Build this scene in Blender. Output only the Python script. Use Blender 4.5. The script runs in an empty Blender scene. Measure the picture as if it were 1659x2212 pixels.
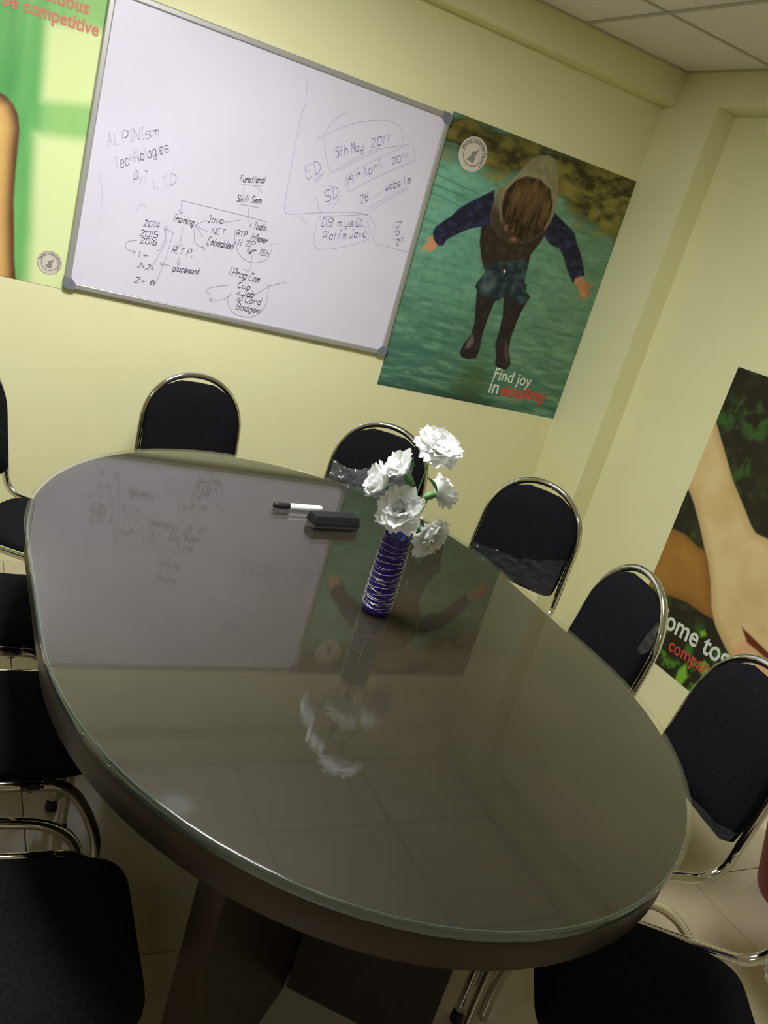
import bpy, bmesh, math, random
import numpy as np
from mathutils import Vector, Matrix

# ------------------------------------------------------------------ camera, light, exposure
SC = bpy.context.scene
COL = SC.collection
cam_d = bpy.data.cameras.new('camera')
cam = bpy.data.objects.new('camera', cam_d)
COL.objects.link(cam)
FPX = 1855.9117541313494
cam_d.sensor_fit = 'HORIZONTAL'; cam_d.sensor_width = 36.0
cam_d.lens = FPX / 1659.0 * 36.0
cam_d.clip_start = 0.02
CR, CU, CF = Vector((0.8746831440908502, -0.4015593064232089, 0.271439718663751)), Vector((-0.10154645782660368, 0.3957735753618133, 0.9127166011135094)), Vector((0.4739385132548469, 0.8259015682696326, -0.3053995500709633))
M = Matrix((CR, CU, -CF)).transposed().to_4x4()
M.translation = Vector((-2.5939021017167776, -3.10000950552599, 1.507941542784954))
cam.matrix_world = M
SC.camera = cam

world = bpy.data.worlds.new('world'); SC.world = world
world.use_nodes = True
bg = world.node_tree.nodes['Background']
bg.inputs[0].default_value = (0.9, 0.95, 1.0, 1); bg.inputs[1].default_value = 0.02

LAMP_POS = (-2.1327, -1.429)       # the lit panel in the ceiling grid, outside the frame
LAMP_W = 0.56
LAMP_STRENGTH = 62.0
FILL_POS, FILL_STRENGTH = (-3.3327, -3.829), 7.0   # unseen fill panel behind the camera, added to lift the ambient light
SC.view_settings.view_transform = 'Standard'
SC.view_settings.look = 'None'
SC.view_settings.gamma = 1.0
SC.view_settings.use_curve_mapping = False
SC.view_settings.exposure = 0.0

random.seed(7)
RNG = np.random.default_rng(5)

# ------------------------------------------------------------------ helpers
def s2l(c):
    c = np.asarray(c, float) / 255.0
    return np.where(c <= 0.04045, c / 12.92, ((c + 0.055) / 1.055) ** 2.4)

def tag(o, label=None, cat=None, group=None, kind=None):
    if label: o['label'] = label
    if cat: o['category'] = cat
    if group: o['group'] = group
    if kind: o['kind'] = kind
    return o

def empty(name, loc=(0, 0, 0), rz=0.0):
    o = bpy.data.objects.new(name, None); COL.objects.link(o)
    o.empty_display_size = 0.05
    o.location = loc; o.rotation_euler = (0, 0, rz)
    return o

def link(name, me, mat=None, parent=None):
    if mat is not None:
        me.materials.clear(); me.materials.append(mat)
    o = bpy.data.objects.new(name, me); COL.objects.link(o)
    if parent is not None: o.parent = parent
    return o

def mesh(name, verts, faces, smooth=False):
    me = bpy.data.meshes.new(name)
    me.from_pydata([tuple(v) for v in verts], [], [tuple(f) for f in faces])
    if smooth:
        me.polygons.foreach_set('use_smooth', [True] * len(me.polygons))
    me.update()
    return me

def fix(me):
    bm = bmesh.new(); bm.from_mesh(me)
    bmesh.ops.recalc_face_normals(bm, faces=bm.faces)
    bm.to_mesh(me); bm.free()
    return me

def box_vf(x0, x1, y0, y1, z0, z1):
    v = [(x0, y0, z0), (x1, y0, z0), (x1, y1, z0), (x0, y1, z0), (x0, y0, z1), (x1, y0, z1), (x1, y1, z1), (x0, y1, z1)]
    f = [(0, 3, 2, 1), (4, 5, 6, 7), (0, 1, 5, 4), (1, 2, 6, 5), (2, 3, 7, 6), (3, 0, 4, 7)]
    return v, f

def box(name, b, mat, parent=None, bevel=0.0, seg=2):
    v, f = box_vf(*b)
    me = mesh(name, v, f)
    if bevel > 0:
        bm = bmesh.new(); bm.from_mesh(me)
        bmesh.ops.bevel(bm, geom=list(bm.edges), offset=bevel, segments=seg, profile=0.5, affect='EDGES')
        bm.to_mesh(me); bm.free()
    return link(name, me, mat, parent)

def tube_vf(path, r, n=10, cap=True, closed=False):
    P = [Vector(p) for p in path]
    V, F = [], []
    t0 = (P[1] - P[0]).normalized()
    a = Vector((0, 0, 1)) if abs(t0.z) < 0.9 else Vector((1, 0, 0))
    nrm = t0.cross(a).normalized()
    for i, p in enumerate(P):
        if i == 0: t = P[1] - P[0]
        elif i == len(P) - 1: t = P[-1] - P[-2]
        else: t = (P[i + 1] - P[i]).normalized() + (P[i] - P[i - 1]).normalized()
        t.normalize()
        nrm = (nrm - t * nrm.dot(t)).normalized()
        b = t.cross(nrm)
        rr = r[i] if isinstance(r, (list, tuple)) else r
        for k in range(n):
            an = 2 * math.pi * k / n
            V.append(p + nrm * (rr * math.cos(an)) + b * (rr * math.sin(an)))
    for i in range(len(P) - 1):
        for k in range(n):
            k2 = (k + 1) % n
            F.append((i * n + k, i * n + k2, (i + 1) * n + k2, (i + 1) * n + k))
    if cap:
        F.append(tuple(range(n - 1, -1, -1)))
        F.append(tuple((len(P) - 1) * n + k for k in range(n)))
    return V, F

def merge(parts):
    V, F = [], []
    for v, f in parts:
        o = len(V); V += [tuple(q) for q in v]; F += [tuple(i + o for i in q) for q in f]
    return V, F

def tube(name, path, r, mat, parent=None, n=10):
    v, f = tube_vf(path, r, n)
    return link(name, fix(mesh(name, v, f, True)), mat, parent)

def smooth_path(pts, n=6):
    # Catmull-Rom through the points
    P = [Vector(p) for p in pts]
    P = [P[0] * 2 - P[1]] + P + [P[-1] * 2 - P[-2]]
    out = []
    for i in range(1, len(P) - 2):
        for k in range(n):
            t = k / n
            a, b, c, d = P[i - 1], P[i], P[i + 1], P[i + 2]
            out.append(0.5 * ((2 * b) + (c - a) * t + (2 * a - 5 * b + 4 * c - d) * t * t + (3 * b - a - 3 * c + d) * t ** 3))
    out.append(P[-2])
    return out

def lathe_vf(prof, n=32):
    V, F = [], []
    for r, z in prof:
        for k in range(n):
            a = 2 * math.pi * k / n
            V.append((r * math.cos(a), r * math.sin(a), z))
    for i in range(len(prof) - 1):
        for k in range(n):
            k2 = (k + 1) % n
            F.append((i * n + k, i * n + k2, (i + 1) * n + k2, (i + 1) * n + k))
    return V, F

def prism_vf(outline, z0, z1):
    n = len(outline)
    V = [(x, y, z0) for x, y in outline] + [(x, y, z1) for x, y in outline]
    F = [tuple(range(n - 1, -1, -1)), tuple(range(n, 2 * n))]
    F += [(i, (i + 1) % n, n + (i + 1) % n, n + i) for i in range(n)]
    return V, F

# ------------------------------------------------------------------ materials
def mat(name, color=(0.8, 0.8, 0.8), rough=0.5, metal=0.0, spec=0.5, **kw):
    m = bpy.data.materials.new(name); m.use_nodes = True
    b = m.node_tree.nodes['Principled BSDF']
    b.inputs['Base Color'].default_value = (*color, 1)
    b.inputs['Roughness'].default_value = rough
    b.inputs['Metallic'].default_value = metal
    b.inputs['Specular IOR Level'].default_value = spec
    for k, v in kw.items():
        b.inputs[k].default_value = v
    return m

def nodes(m):
    return m.node_tree.nodes, m.node_tree.links, m.node_tree.nodes['Principled BSDF']

def noise_mix(m, c1, c2, scale, detail=4.0, lo=0.35, hi=0.65, stretch=(1, 1, 1), bump=0.0, bscale=None, rough=None):
    N, L, b = nodes(m)
    tc = N.new('ShaderNodeTexCoord'); mp = N.new('ShaderNodeMapping')
    mp.inputs['Scale'].default_value = stretch
    L.new(tc.outputs['Object'], mp.inputs['Vector'])
    n = N.new('ShaderNodeTexNoise'); n.inputs['Scale'].default_value = scale; n.inputs['Detail'].default_value = detail
    L.new(mp.outputs[0], n.inputs['Vector'])
    r = N.new('ShaderNodeValToRGB')
    r.color_ramp.elements[0].position = lo; r.color_ramp.elements[1].position = hi
    r.color_ramp.elements[0].color = (*c1, 1); r.color_ramp.elements[1].color = (*c2, 1)
    L.new(n.outputs['Fac'], r.inputs['Fac']); L.new(r.outputs['Color'], b.inputs['Base Color'])
    if rough:
        mr = N.new('ShaderNodeMapRange'); mr.inputs['To Min'].default_value = rough[0]; mr.inputs['To Max'].default_value = rough[1]
        L.new(n.outputs['Fac'], mr.inputs['Value']); L.new(mr.outputs[0], b.inputs['Roughness'])
    if bump:
        n2 = N.new('ShaderNodeTexNoise'); n2.inputs['Scale'].default_value = bscale or scale * 4; n2.inputs['Detail'].default_value = 3
        L.new(mp.outputs[0], n2.inputs['Vector'])
        bp = N.new('ShaderNodeBump'); bp.inputs['Strength'].default_value = bump; bp.inputs['Distance'].default_value = 0.002
        L.new(n2.outputs['Fac'], bp.inputs['Height']); L.new(bp.outputs[0], b.inputs['Normal'])
    return m

PAINT = noise_mix(mat('wall_paint', rough=0.62, spec=0.3), (0.81, 0.785, 0.46), (0.84, 0.82, 0.50), 2.2, 5, bump=0.12, bscale=60)
CEILM = noise_mix(mat('ceiling_fibre', rough=0.9, spec=0.1), (0.80, 0.73, 0.68), (0.90, 0.83, 0.78), 120, 3, 0.3, 0.7, bump=0.35, bscale=150)
TBAR = mat('grid_bar', (0.52, 0.48, 0.40), 0.5)
FLOORM = noise_mix(mat('floor_tile', rough=0.16, spec=0.5), (0.47, 0.405, 0.285), (0.53, 0.455, 0.325), 5, 5, bump=0.0)
GROUT = mat('grout', (0.30, 0.26, 0.19), 0.9)
CHROME = mat('chrome', (0.78, 0.77, 0.75), 0.09, 1.0)
FABRIC = noise_mix(mat('black_fabric', rough=0.95, spec=0.06), (0.0055, 0.0055, 0.007), (0.012, 0.0115, 0.0145), 260, 3, bump=0.5, bscale=420)
RUBBER = mat('black_rubber', (0.015, 0.015, 0.015), 0.7)
WOOD = noise_mix(mat('brown_laminate', rough=0.34, spec=0.4), (0.024, 0.0145, 0.010), (0.036, 0.022, 0.0145), 4.5, 6, 0.3, 0.7, (1, 6, 1), rough=(0.28, 0.42))
WOODTOP = noise_mix(mat('brown_table_top', rough=0.5, spec=0.2), (0.0120, 0.0082, 0.0038), (0.0250, 0.0175, 0.0086), 3.0, 6, 0.3, 0.7)
BOARDW = noise_mix(mat('white_board_enamel', rough=0.30, spec=0.35), (0.715, 0.67, 0.80), (0.745, 0.70, 0.835), 3.2, 6, 0.35, 0.62)
ALU = mat('board_aluminium', (0.40, 0.39, 0.37), 0.42, 0.35)
CAPM = mat('blue_grey_plastic', (0.17, 0.19, 0.23), 0.5)
INK = [mat('faint_ink', (0.58, 0.54, 0.655), 0.4), mat('grey_ink', (0.29, 0.27, 0.33), 0.4), mat('violet_ink', (0.43, 0.40, 0.66), 0.4)]
PETAL = mat('white_petal', (0.91, 0.92, 0.91), 0.6, 0.0, 0.25)
nodes(PETAL)[2].inputs['Subsurface Weight'].default_value = 0.15
nodes(PETAL)[2].inputs['Subsurface Radius'].default_value = (0.01, 0.01, 0.008)
_N, _L, _b = nodes(PETAL)
_t = _N.new('ShaderNodeBsdfTranslucent'); _t.inputs[0].default_value = (0.95, 0.96, 0.95, 1)
_m = _N.new('ShaderNodeMixShader'); _m.inputs[0].default_value = 0.42
_L.new(_b.outputs[0], _m.inputs[1]); _L.new(_t.outputs[0], _m.inputs[2])
_L.new(_m.outputs[0], _N['Material Output'].inputs[0])
LEAF = mat('green_leaf', (0.045, 0.30, 0.050), 0.45)
STEM = mat('green_stem', (0.10, 0.26, 0.08), 0.5)
VASE = mat('purple_lacquer', (0.030, 0.010, 0.185), 0.14, 0.0, 0.6)
WIRE = mat('silver_wire', (0.85, 0.84, 0.88), 0.25, 0.85)
MARKW = mat('white_barrel', (0.86, 0.86, 0.87), 0.35)
MARKB = mat('black_cap', (0.014, 0.014, 0.017), 0.35)
FELT = mat('grey_felt', (0.10, 0.075, 0.07), 0.95)
DUST = mat('black_plastic', (0.010, 0.010, 0.013), 0.5, 0.0, 0.3)
REDP = mat('red_plastic', (0.17, 0.012, 0.014), 0.45)
LAMPF = mat('white_metal', (0.8, 0.8, 0.78), 0.5)
TXTW = mat('white_print', (0.70, 0.78, 0.68), 0.6)
TXTR = mat('red_print', (0.62, 0.065, 0.045), 0.6)
TXTO = mat('coral_print', (0.66, 0.19, 0.13), 0.6)
LOGOW = mat('logo_disc', (0.66, 0.60, 0.52), 0.6)
LOGOG = mat('logo_grey', (0.27, 0.25, 0.25), 0.6)
LOGOK = mat('logo_ink', (0.085, 0.075, 0.065), 0.6)

def glass_mat(name, tint=(1, 1, 1), ior=1.5, rough=0.012, dust=0.0, dustcol=(0.5, 0.5, 0.5)):
    m = bpy.data.materials.new(name); m.use_nodes = True
    N, L = m.node_tree.nodes, m.node_tree.links
    N.clear()
    out = N.new('ShaderNodeOutputMaterial'); mx = N.new('ShaderNodeMixShader')
    fr = N.new('ShaderNodeFresnel')
    ge = N.new('ShaderNodeNewGeometry'); mi = N.new('ShaderNodeMapRange')   # thin pane: both faces reflect like air to glass
    mi.inputs['To Min'].default_value = ior; mi.inputs['To Max'].default_value = 1.0 / ior
    L.new(ge.outputs['Backfacing'], mi.inputs['Value']); L.new(mi.outputs[0], fr.inputs['IOR'])
    tr = N.new('ShaderNodeBsdfTransparent'); tr.inputs[0].default_value = (*tint, 1)
    gl = N.new('ShaderNodeBsdfGlossy'); gl.inputs['Roughness'].default_value = rough
    L.new(fr.outputs[0], mx.inputs[0])
    L.new(gl.outputs[0], mx.inputs[2])
    if dust > 0:
        df = N.new('ShaderNodeBsdfDiffuse'); df.inputs[0].default_value = (*dustcol, 1)
        tc = N.new('ShaderNodeTexCoord'); n = N.new('ShaderNodeTexNoise'); n.inputs['Scale'].default_value = 2.3; n.inputs['Detail'].default_value = 7
        L.new(tc.outputs['Object'], n.inputs['Vector'])
        mr = N.new('ShaderNodeMapRange'); mr.inputs['From Min'].default_value = 0.3; mr.inputs['From Max'].default_value = 0.75
        mr.inputs['To Min'].default_value = dust * 0.35; mr.inputs['To Max'].default_value = dust
        L.new(n.outputs['Fac'], mr.inputs['Value'])
        m2 = N.new('ShaderNodeMixShader')
        L.new(mr.outputs[0], m2.inputs[0]); L.new(tr.outputs[0], m2.inputs[1]); L.new(df.outputs[0], m2.inputs[2])
        L.new(m2.outputs[0], mx.inputs[1])
    else:
        L.new(tr.outputs[0], mx.inputs[1])
    L.new(mx.outputs[0], out.inputs[0])
    return m

def spots(m, lst):
    """small stains of a fixed place and size on a material (object coordinates)"""
    N, L, b = nodes(m)
    tc = N.new('ShaderNodeTexCoord')
    src = b.inputs['Base Color'].links[0].from_socket
    for x, y, r, col, op in lst:
        d = N.new('ShaderNodeVectorMath'); d.operation = 'DISTANCE'; d.inputs[1].default_value = (x, y, 0.7432)
        L.new(tc.outputs['Object'], d.inputs[0])
        mr = N.new('ShaderNodeMapRange'); mr.inputs['From Min'].default_value = r; mr.inputs['From Max'].default_value = r * 0.4
        mr.inputs['To Min'].default_value = 0; mr.inputs['To Max'].default_value = op
        L.new(d.outputs['Value'], mr.inputs['Value'])
        mx = N.new('ShaderNodeMix'); mx.data_type = 'RGBA'; mx.inputs[7].default_value = (*col, 1)
        L.new(mr.outputs[0], mx.inputs[0]); L.new(src, mx.inputs[6]); src = mx.outputs[2]
    L.new(src, b.inputs['Base Color'])
spots(WOODTOP, [(0.1454, -0.7865, 0.026, (0.012, 0.014, 0.012), 0.6), (-0.5122, -0.5242, 0.012, (0.012, 0.006, 0.004), 0.9), (-0.4536, -0.6177, 0.03, (0.09, 0.09, 0.1), 0.5), (-0.0635, 0.1137, 0.009, (0.008, 0.006, 0.006), 0.8), (-0.4901, -0.2357, 0.012, (0.01, 0.005, 0.006), 0.6)])

GLASS = glass_mat('table_glass', (0.97, 0.98, 0.96), 1.40, 0.010, 0.011, (0.66, 0.60, 0.50))
GEDGE = mat('green_glass_edge', (0.07, 0.11, 0.10), 0.06, 0.0, 0.9)
FILM = glass_mat('clear_film', (0.97, 0.97, 0.97), 1.5, 0.07, 0.085, (0.50, 0.50, 0.52))
FILM2 = glass_mat('crumpled_film', (0.95, 0.95, 0.95), 1.6, 0.07, 0.34, (0.55, 0.55, 0.58))

def attr_mat(name, rough=0.55):
    m = mat(name, rough=rough, spec=0.25)
    N, L, b = nodes(m)
    a = N.new('ShaderNodeVertexColor'); a.layer_name = 'print'
    L.new(a.outputs['Color'], b.inputs['Base Color'])
    return m
PRINT = attr_mat('poster_print')

def lamp_mat(st):
    m = bpy.data.materials.new('lamp_diffuser'); m.use_nodes = True
    N, L = m.node_tree.nodes, m.node_tree.links; N.clear()
    o = N.new('ShaderNodeOutputMaterial'); e = N.new('ShaderNodeEmission')
    e.inputs[0].default_value = (0.985, 1.0, 0.985, 1); e.inputs[1].default_value = st
    L.new(e.outputs[0], o.inputs[0]); return m
LAMPE, FILL_EMIT = lamp_mat(LAMP_STRENGTH), lamp_mat(FILL_STRENGTH)

# ------------------------------------------------------------------ the room
XL, YN, ZC, ZB = -6.0327, -6.529, 2.3824, 2.2567
BA, BB, YCOL = -0.0796, -0.0995, -0.3118
def struct(o): o['kind'] = 'structure'; return o

struct(box('wall_back', (XL - 0.1, 0.12, 0.0, 0.12, -0.05, ZC + 0.1), PAINT))
struct(box('wall_right', (0.0, 0.12, YN - 0.1, 0.0, -0.05, ZC + 0.1), PAINT))
struct(box('wall_left', (XL - 0.1, XL, YN - 0.1, 0.0, -0.05, ZC + 0.1), PAINT))
struct(box('wall_near', (XL, 0.0, YN - 0.1, YN, -0.05, ZC + 0.1), PAINT))
# beams below the ceiling and the column in the corner, soft plaster edges
struct(box('trim_1', (XL, BB, BA, 0.02, ZB, ZC + 0.05), PAINT, None, 0.0))          # beam on the back wall
struct(box('trim_2', (BB, 0.02, YN, 0.02, ZB, ZC + 0.05), PAINT, None, 0.0))        # beam on the right wall
struct(box('trim_3', (BB, 0.02, YCOL, 0.02, -0.02, ZB), PAINT, None, 0.0))   # corner column

ceil = struct(box('ceiling', (XL - 0.1, 0.12, YN - 0.1, 0.12, ZC + 0.03, ZC + 0.13), TBAR))
gx = [-0.6327 - 0.6 * k for k in range(10)]
gy = [-0.529 - 0.6 * k for k in range(11)]
xs = [BB] + gx; ys = [BA] + gy
bw = 0.0075
tile_cache = {}
for i in range(len(xs) - 1):
    for j in range(len(ys) - 1):
        x1, x0 = xs[i], xs[i + 1]; y1, y0 = ys[j], ys[j + 1]
        cx, cy = (x0 + x1) / 2, (y0 + y1) / 2
        if any(abs(cx - q[0]) < 0.2 and abs(cy - q[1]) < 0.2 for q in (LAMP_POS, FILL_POS)):
            continue
        w, d = x1 - x0, y1 - y0
        k = (round(w, 3), round(d, 3))
        if k not in tile_cache:
            v, f = box_vf(-w / 2 + bw, w / 2 - bw, -d / 2 + bw, d / 2 - bw, 0.004, 0.018)
            tile_cache[k] = mesh('tile', v, f)
        o = link('tile', tile_cache[k], CEILM, ceil)
        o.location = (cx, cy, ZC)
for x in gx[:-1]:
    box('grid_bar', (x - bw, x + bw, YN, BA, ZC - 0.001, ZC + 0.012), TBAR, ceil)
for y in gy[:-1]:
    box('grid_bar', (XL, BB, y - bw, y + bw, ZC, ZC + 0.011), TBAR, ceil)
box('edge_bar', (XL, BB, BA - 0.012, BA + 0.002, ZC - 0.002, ZC + 0.012), TBAR, ceil)
box('edge_bar', (BB - 0.012, BB + 0.002, YN, BA - 0.012, ZC - 0.002, ZC + 0.012), TBAR, ceil)

floor = struct(box('floor', (XL - 0.1, 0.12, YN - 0.1, 0.12, -0.06, -0.006), GROUT))
fx = [0.096 - 0.6 * k for k in range(12)]
fy = [0.0 - 0.6 * k for k in range(12)]
tcache = {}
for i in range(len(fx) - 1):
    for j in range(len(fy) - 1):
        x1, x0 = min(fx[i], 0.0), max(fx[i + 1], XL)
        y1, y0 = fy[j], max(fy[j + 1], YN)
        if x1 - x0 < 0.02 or y1 - y0 < 0.02: continue
        k = (round(x1 - x0, 3), round(y1 - y0, 3))
        if k not in tcache:
            g = 0.0015
            v, f = box_vf(-k[0] / 2 + g, k[0] / 2 - g, -k[1] / 2 + g, k[1] / 2 - g, -0.008, 0.0)
            tcache[k] = mesh('tile', v, f)
        o = link('tile', tcache[k], FLOORM, floor)
        o.location = ((x0 + x1) / 2, (y0 + y1) / 2, 0)

# ceiling panel light and the added fill panel, recessed into the grid (outside the frame)
h = LAMP_W / 2
for (lx, ly), lm_, lab in ((LAMP_POS, LAMPE, 'square white light panel in the ceiling grid above the left end of the table'),
                           (FILL_POS, FILL_EMIT, 'square white fill panel added in the ceiling grid behind the viewer')):
    lamp = tag(empty('ceiling_light', (lx, ly, ZC)), lab, 'light', 'ceiling light panels')
    for b in ((-0.29, 0.29, h, 0.29), (-0.29, 0.29, -0.29, -h), (-0.29, -h, -h, h), (h, 0.29, -h, h)):
        box('frame', (b[0], b[1], b[2], b[3], -0.004, 0.02), LAMPF, lamp)
    v, f = box_vf(-h, h, -h, h, 0.0, 0.012)
    link('diffuser', mesh('diffuser', v, f), lm_, lamp)

# ------------------------------------------------------------------ posters (flat prints)
class Plane:
    """a wall plane: a point (a, z) on it plus a small distance towards the room"""
    def __init__(s, which): s.w = which
    def p(s, a, z, d=0.0):
        return (a, -d, z) if s.w == 'A' else (-d, a, z)
    def right(s): return 1.0 if s.w == 'A' else -1.0
PA, PB = Plane('A'), Plane('B')

def vnoise(U, V, fu, fv, octs=4, seed=1):
    g = np.random.default_rng(seed)
    out = np.zeros_like(U); amp, tot = 1.0, 0.0
    for o in range(octs):
        G = g.random((64, 64))
        x = (U * fu) % 64; y = (V * fv) % 64
        x0 = np.floor(x).astype(int); y0 = np.floor(y).astype(int)
        tx = x - x0; ty = y - y0
        tx = tx * tx * (3 - 2 * tx); ty = ty * ty * (3 - 2 * ty)
        x1 = (x0 + 1) % 64; y1 = (y0 + 1) % 64; x0 %= 64; y0 %= 64
        out += amp * (G[x0, y0] * (1 - tx) * (1 - ty) + G[x1, y0] * tx * (1 - ty) + G[x0, y1] * (1 - tx) * ty + G[x1, y1] * tx * ty)
        tot += amp; amp *= 0.55; fu *= 2.03; fv *= 2.03
    return out / tot

def sdf(poly, U, V):
    P = np.array(poly, float); n = len(P)
    d = np.full(U.shape, 1e9); ins = np.zeros(U.shape, bool)
    for i in range(n):
        a, b = P[i], P[(i + 1) % n]
        e = b - a
        wx, wy = U - a[0], V - a[1]
        t = np.clip((wx * e[0] + wy * e[1]) / (e @ e + 1e-12), 0, 1)
        d = np.minimum(d, (wx - e[0] * t) ** 2 + (wy - e[1] * t) ** 2)
        c1 = (a[1] <= V) & (b[1] > V); c2 = (b[1] <= V) & (a[1] > V)
        cr = e[0] * wy - e[1] * wx
        ins ^= (c1 & (cr > 0)) | (c2 & (cr < 0))
    d = np.sqrt(d)
    return np.where(ins, d, -d)

class Paint:
    def __init__(s, a0, a1, z0, z1, step):
        s.nu = int(round(abs(a1 - a0) / step)) + 1; s.nv = int(round((z1 - z0) / step)) + 1
        s.a = np.linspace(a0, a1, s.nu); s.z = np.linspace(z0, z1, s.nv)
        s.U, s.V = np.meshgrid(s.a, s.z)
        s.C = np.zeros(s.U.shape + (3,))
    def fill(s, c): s.C[:] = s2l(c)
    def mix(s, c, alpha):
        c = np.asarray(c, float)
        col = s2l(c)
        s.C = s.C * (1 - alpha[..., None]) + col * alpha[..., None]
    def poly(s, poly, c, blur=0.002, op=1.0, c2=None, nz=None):
        d = sdf(poly, s.U, s.V)
        al = np.clip(d / (2 * blur) + 0.5, 0, 1); al = al * al * (3 - 2 * al) * op
        if c2 is not None:
            col = s2l(c)[None, None] * (1 - nz[..., None]) + s2l(c2)[None, None] * nz[..., None]
            s.C = s.C * (1 - al[..., None]) + col * al[..., None]
        else:
            s.mix(c, al)
        return d
    def build(s, name, plane, gain, d=0.0015):
        nu, nv = s.nu, s.nv
        A, Z = s.U.ravel(), s.V.ravel()
        n = nu * nv
        co = np.zeros((n, 3))
        if plane.w == 'A': co[:, 0] = A; co[:, 1] = -d
        else: co[:, 1] = A; co[:, 0] = -d
        co[:, 2] = Z
        idx = np.arange(n).reshape(nv, nu)
        q = np.stack([idx[:-1, :-1], idx[:-1, 1:], idx[1:, 1:], idx[1:, :-1]], -1).reshape(-1, 4)
        me = bpy.data.meshes.new(name)
        me.vertices.add(n); me.vertices.foreach_set('co', co.ravel())
        me.loops.add(q.size); me.loops.foreach_set('vertex_index', q.ravel().astype(np.int32))
        me.polygons.add(len(q)); me.polygons.foreach_set('loop_start', np.arange(0, q.size, 4, dtype=np.int32))
        me.polygons.foreach_set('loop_total', np.full(len(q), 4, dtype=np.int32))
        me.update(calc_edges=True)
        at = me.color_attributes.new('print', 'FLOAT_COLOR', 'POINT')
        c = np.ones((n, 4)); c[:, :3] = np.clip(s.C.reshape(-1, 3) * gain, 0, 0.9)
        at.data.foreach_set('color', c.ravel().astype(np.float32))
        me.validate()
        return link(name, me, PRINT)

FONT = bpy.data.curves.new('font_probe', 'FONT')
_tcache = {}
def text_shape(s, bold=0.012):
    """flat letters as (verts2d, faces, width) from the built-in font, size 1"""
    k = (s, bold)
    if k in _tcache: return _tcache[k]
    cu = bpy.data.curves.new('t', 'FONT'); cu.body = s; cu.offset = bold; cu.resolution_u = 3
    ob = bpy.data.objects.new('t', cu); COL.objects.link(ob)
    bpy.context.view_layer.update()
    me = bpy.data.meshes.new_from_object(ob.evaluated_get(bpy.context.evaluated_depsgraph_get()))
    V = [(v.co.x, v.co.y) for v in me.vertices]; F = [tuple(p.vertices) for p in me.polygons]
    bpy.data.objects.remove(ob); bpy.data.curves.remove(cu); bpy.data.meshes.remove(me)
    w = max(v[0] for v in V)
    _tcache[k] = (V, F, w)
    return _tcache[k]

def wall_text(name, s, plane, a0, z0, a1, z1, mat_, parent, ref=None, d=0.0028, hs=1.0, bold=0.012):
    V, F, w = text_shape(s, bold)
    if ref: w = text_shape(ref, bold)[2]
    L = math.hypot(a1 - a0, z1 - z0); k = L / w
    ex = ((a1 - a0) / L, (z1 - z0) / L)
    ey = (-ex[1], ex[0]) if plane.w == 'A' else (ex[1], -ex[0])
    vs = []
    for x, y in V:
        x *= k; y *= k * hs
        vs.append(plane.p(a0 + ex[0] * x + ey[0] * y, z0 + ex[1] * x + ey[1] * y, d))
    me = mesh(name, vs, F)
    return link(name, me, mat_, parent)

def disc(name, plane, ca, cz, r0, r1, d, mat_, parent, n=48):
    V, F = [], []
    for k in range(n):
        t = 2 * math.pi * k / n
        V.append(plane.p(ca + r1 * math.cos(t), cz + r1 * math.sin(t), d))
    if r0 > 0:
        for k in range(n):
            t = 2 * math.pi * k / n
            V.append(plane.p(ca + r0 * math.cos(t), cz + r0 * math.sin(t), d))
        F = [(k, (k + 1) % n, n + (k + 1) % n, n + k) for k in range(n)]
    else:
        F = [tuple(range(n))]
    return link(name, mesh(name, V, F), mat_, parent)

def logo(plane, ca, cz, R, parent, outline=False):
    disc('logo_disc', plane, ca, cz, 0, R, 0.0022, LOGOW, parent)
    disc('logo_ring', plane, ca, cz, R * 0.655, R * 0.69, 0.0026, LOGOK, parent)
    if outline: disc('logo_ring', plane, ca, cz, R * 0.965, R, 0.0026, LOGOG, parent)
    sail = [(0.36, 0.46), (0.30, 0.22), (0.20, -0.02), (0.20, -0.42), (0.12, -0.50), (0.0, -0.46), (-0.10, -0.42), (-0.36, -0.40),
            (-0.26, -0.22), (-0.12, -0.12), (-0.14, 0.08), (-0.02, 0.18), (0.18, 0.24)]
    V = [plane.p(ca + R * x * plane.right(), cz + R * y, 0.0026) for x, y in sail]
    link('logo_emblem', mesh('logo_emblem', V, [tuple(range(len(V)))]), LOGOG, parent)
    parts = []
    s = 'Alpinism Technologies Pvt Ltd *'
    ang = math.radians(172); span = math.radians(214)
    widths = [text_shape(c, 0.02)[2] + 0.09 if c != ' ' else 0.34 for c in s]
    tot = sum(widths); acc = 0.0
    hgt = R * 0.285
    for c, w in zip(s, widths):
        if c != ' ':
            V, F, _ = text_shape(c, 0.02)
            t = ang - span * (acc + w / 2) / tot
            vs = []
            k = (span * R * 0.735) / tot
            for x, y in V:
                rr = R * 0.735 + y * hgt
                tt = t - (x - w / 2) * k / (R * 0.735)
                vs.append(plane.p(ca + rr * math.cos(tt) * plane.right(), cz + rr * math.sin(tt), 0.0028))
            parts.append((vs, F))
        acc += w
    v, f = merge(parts)
    link('logo_lettering', mesh('logo_lettering', v, f), LOGOK, parent)

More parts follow.
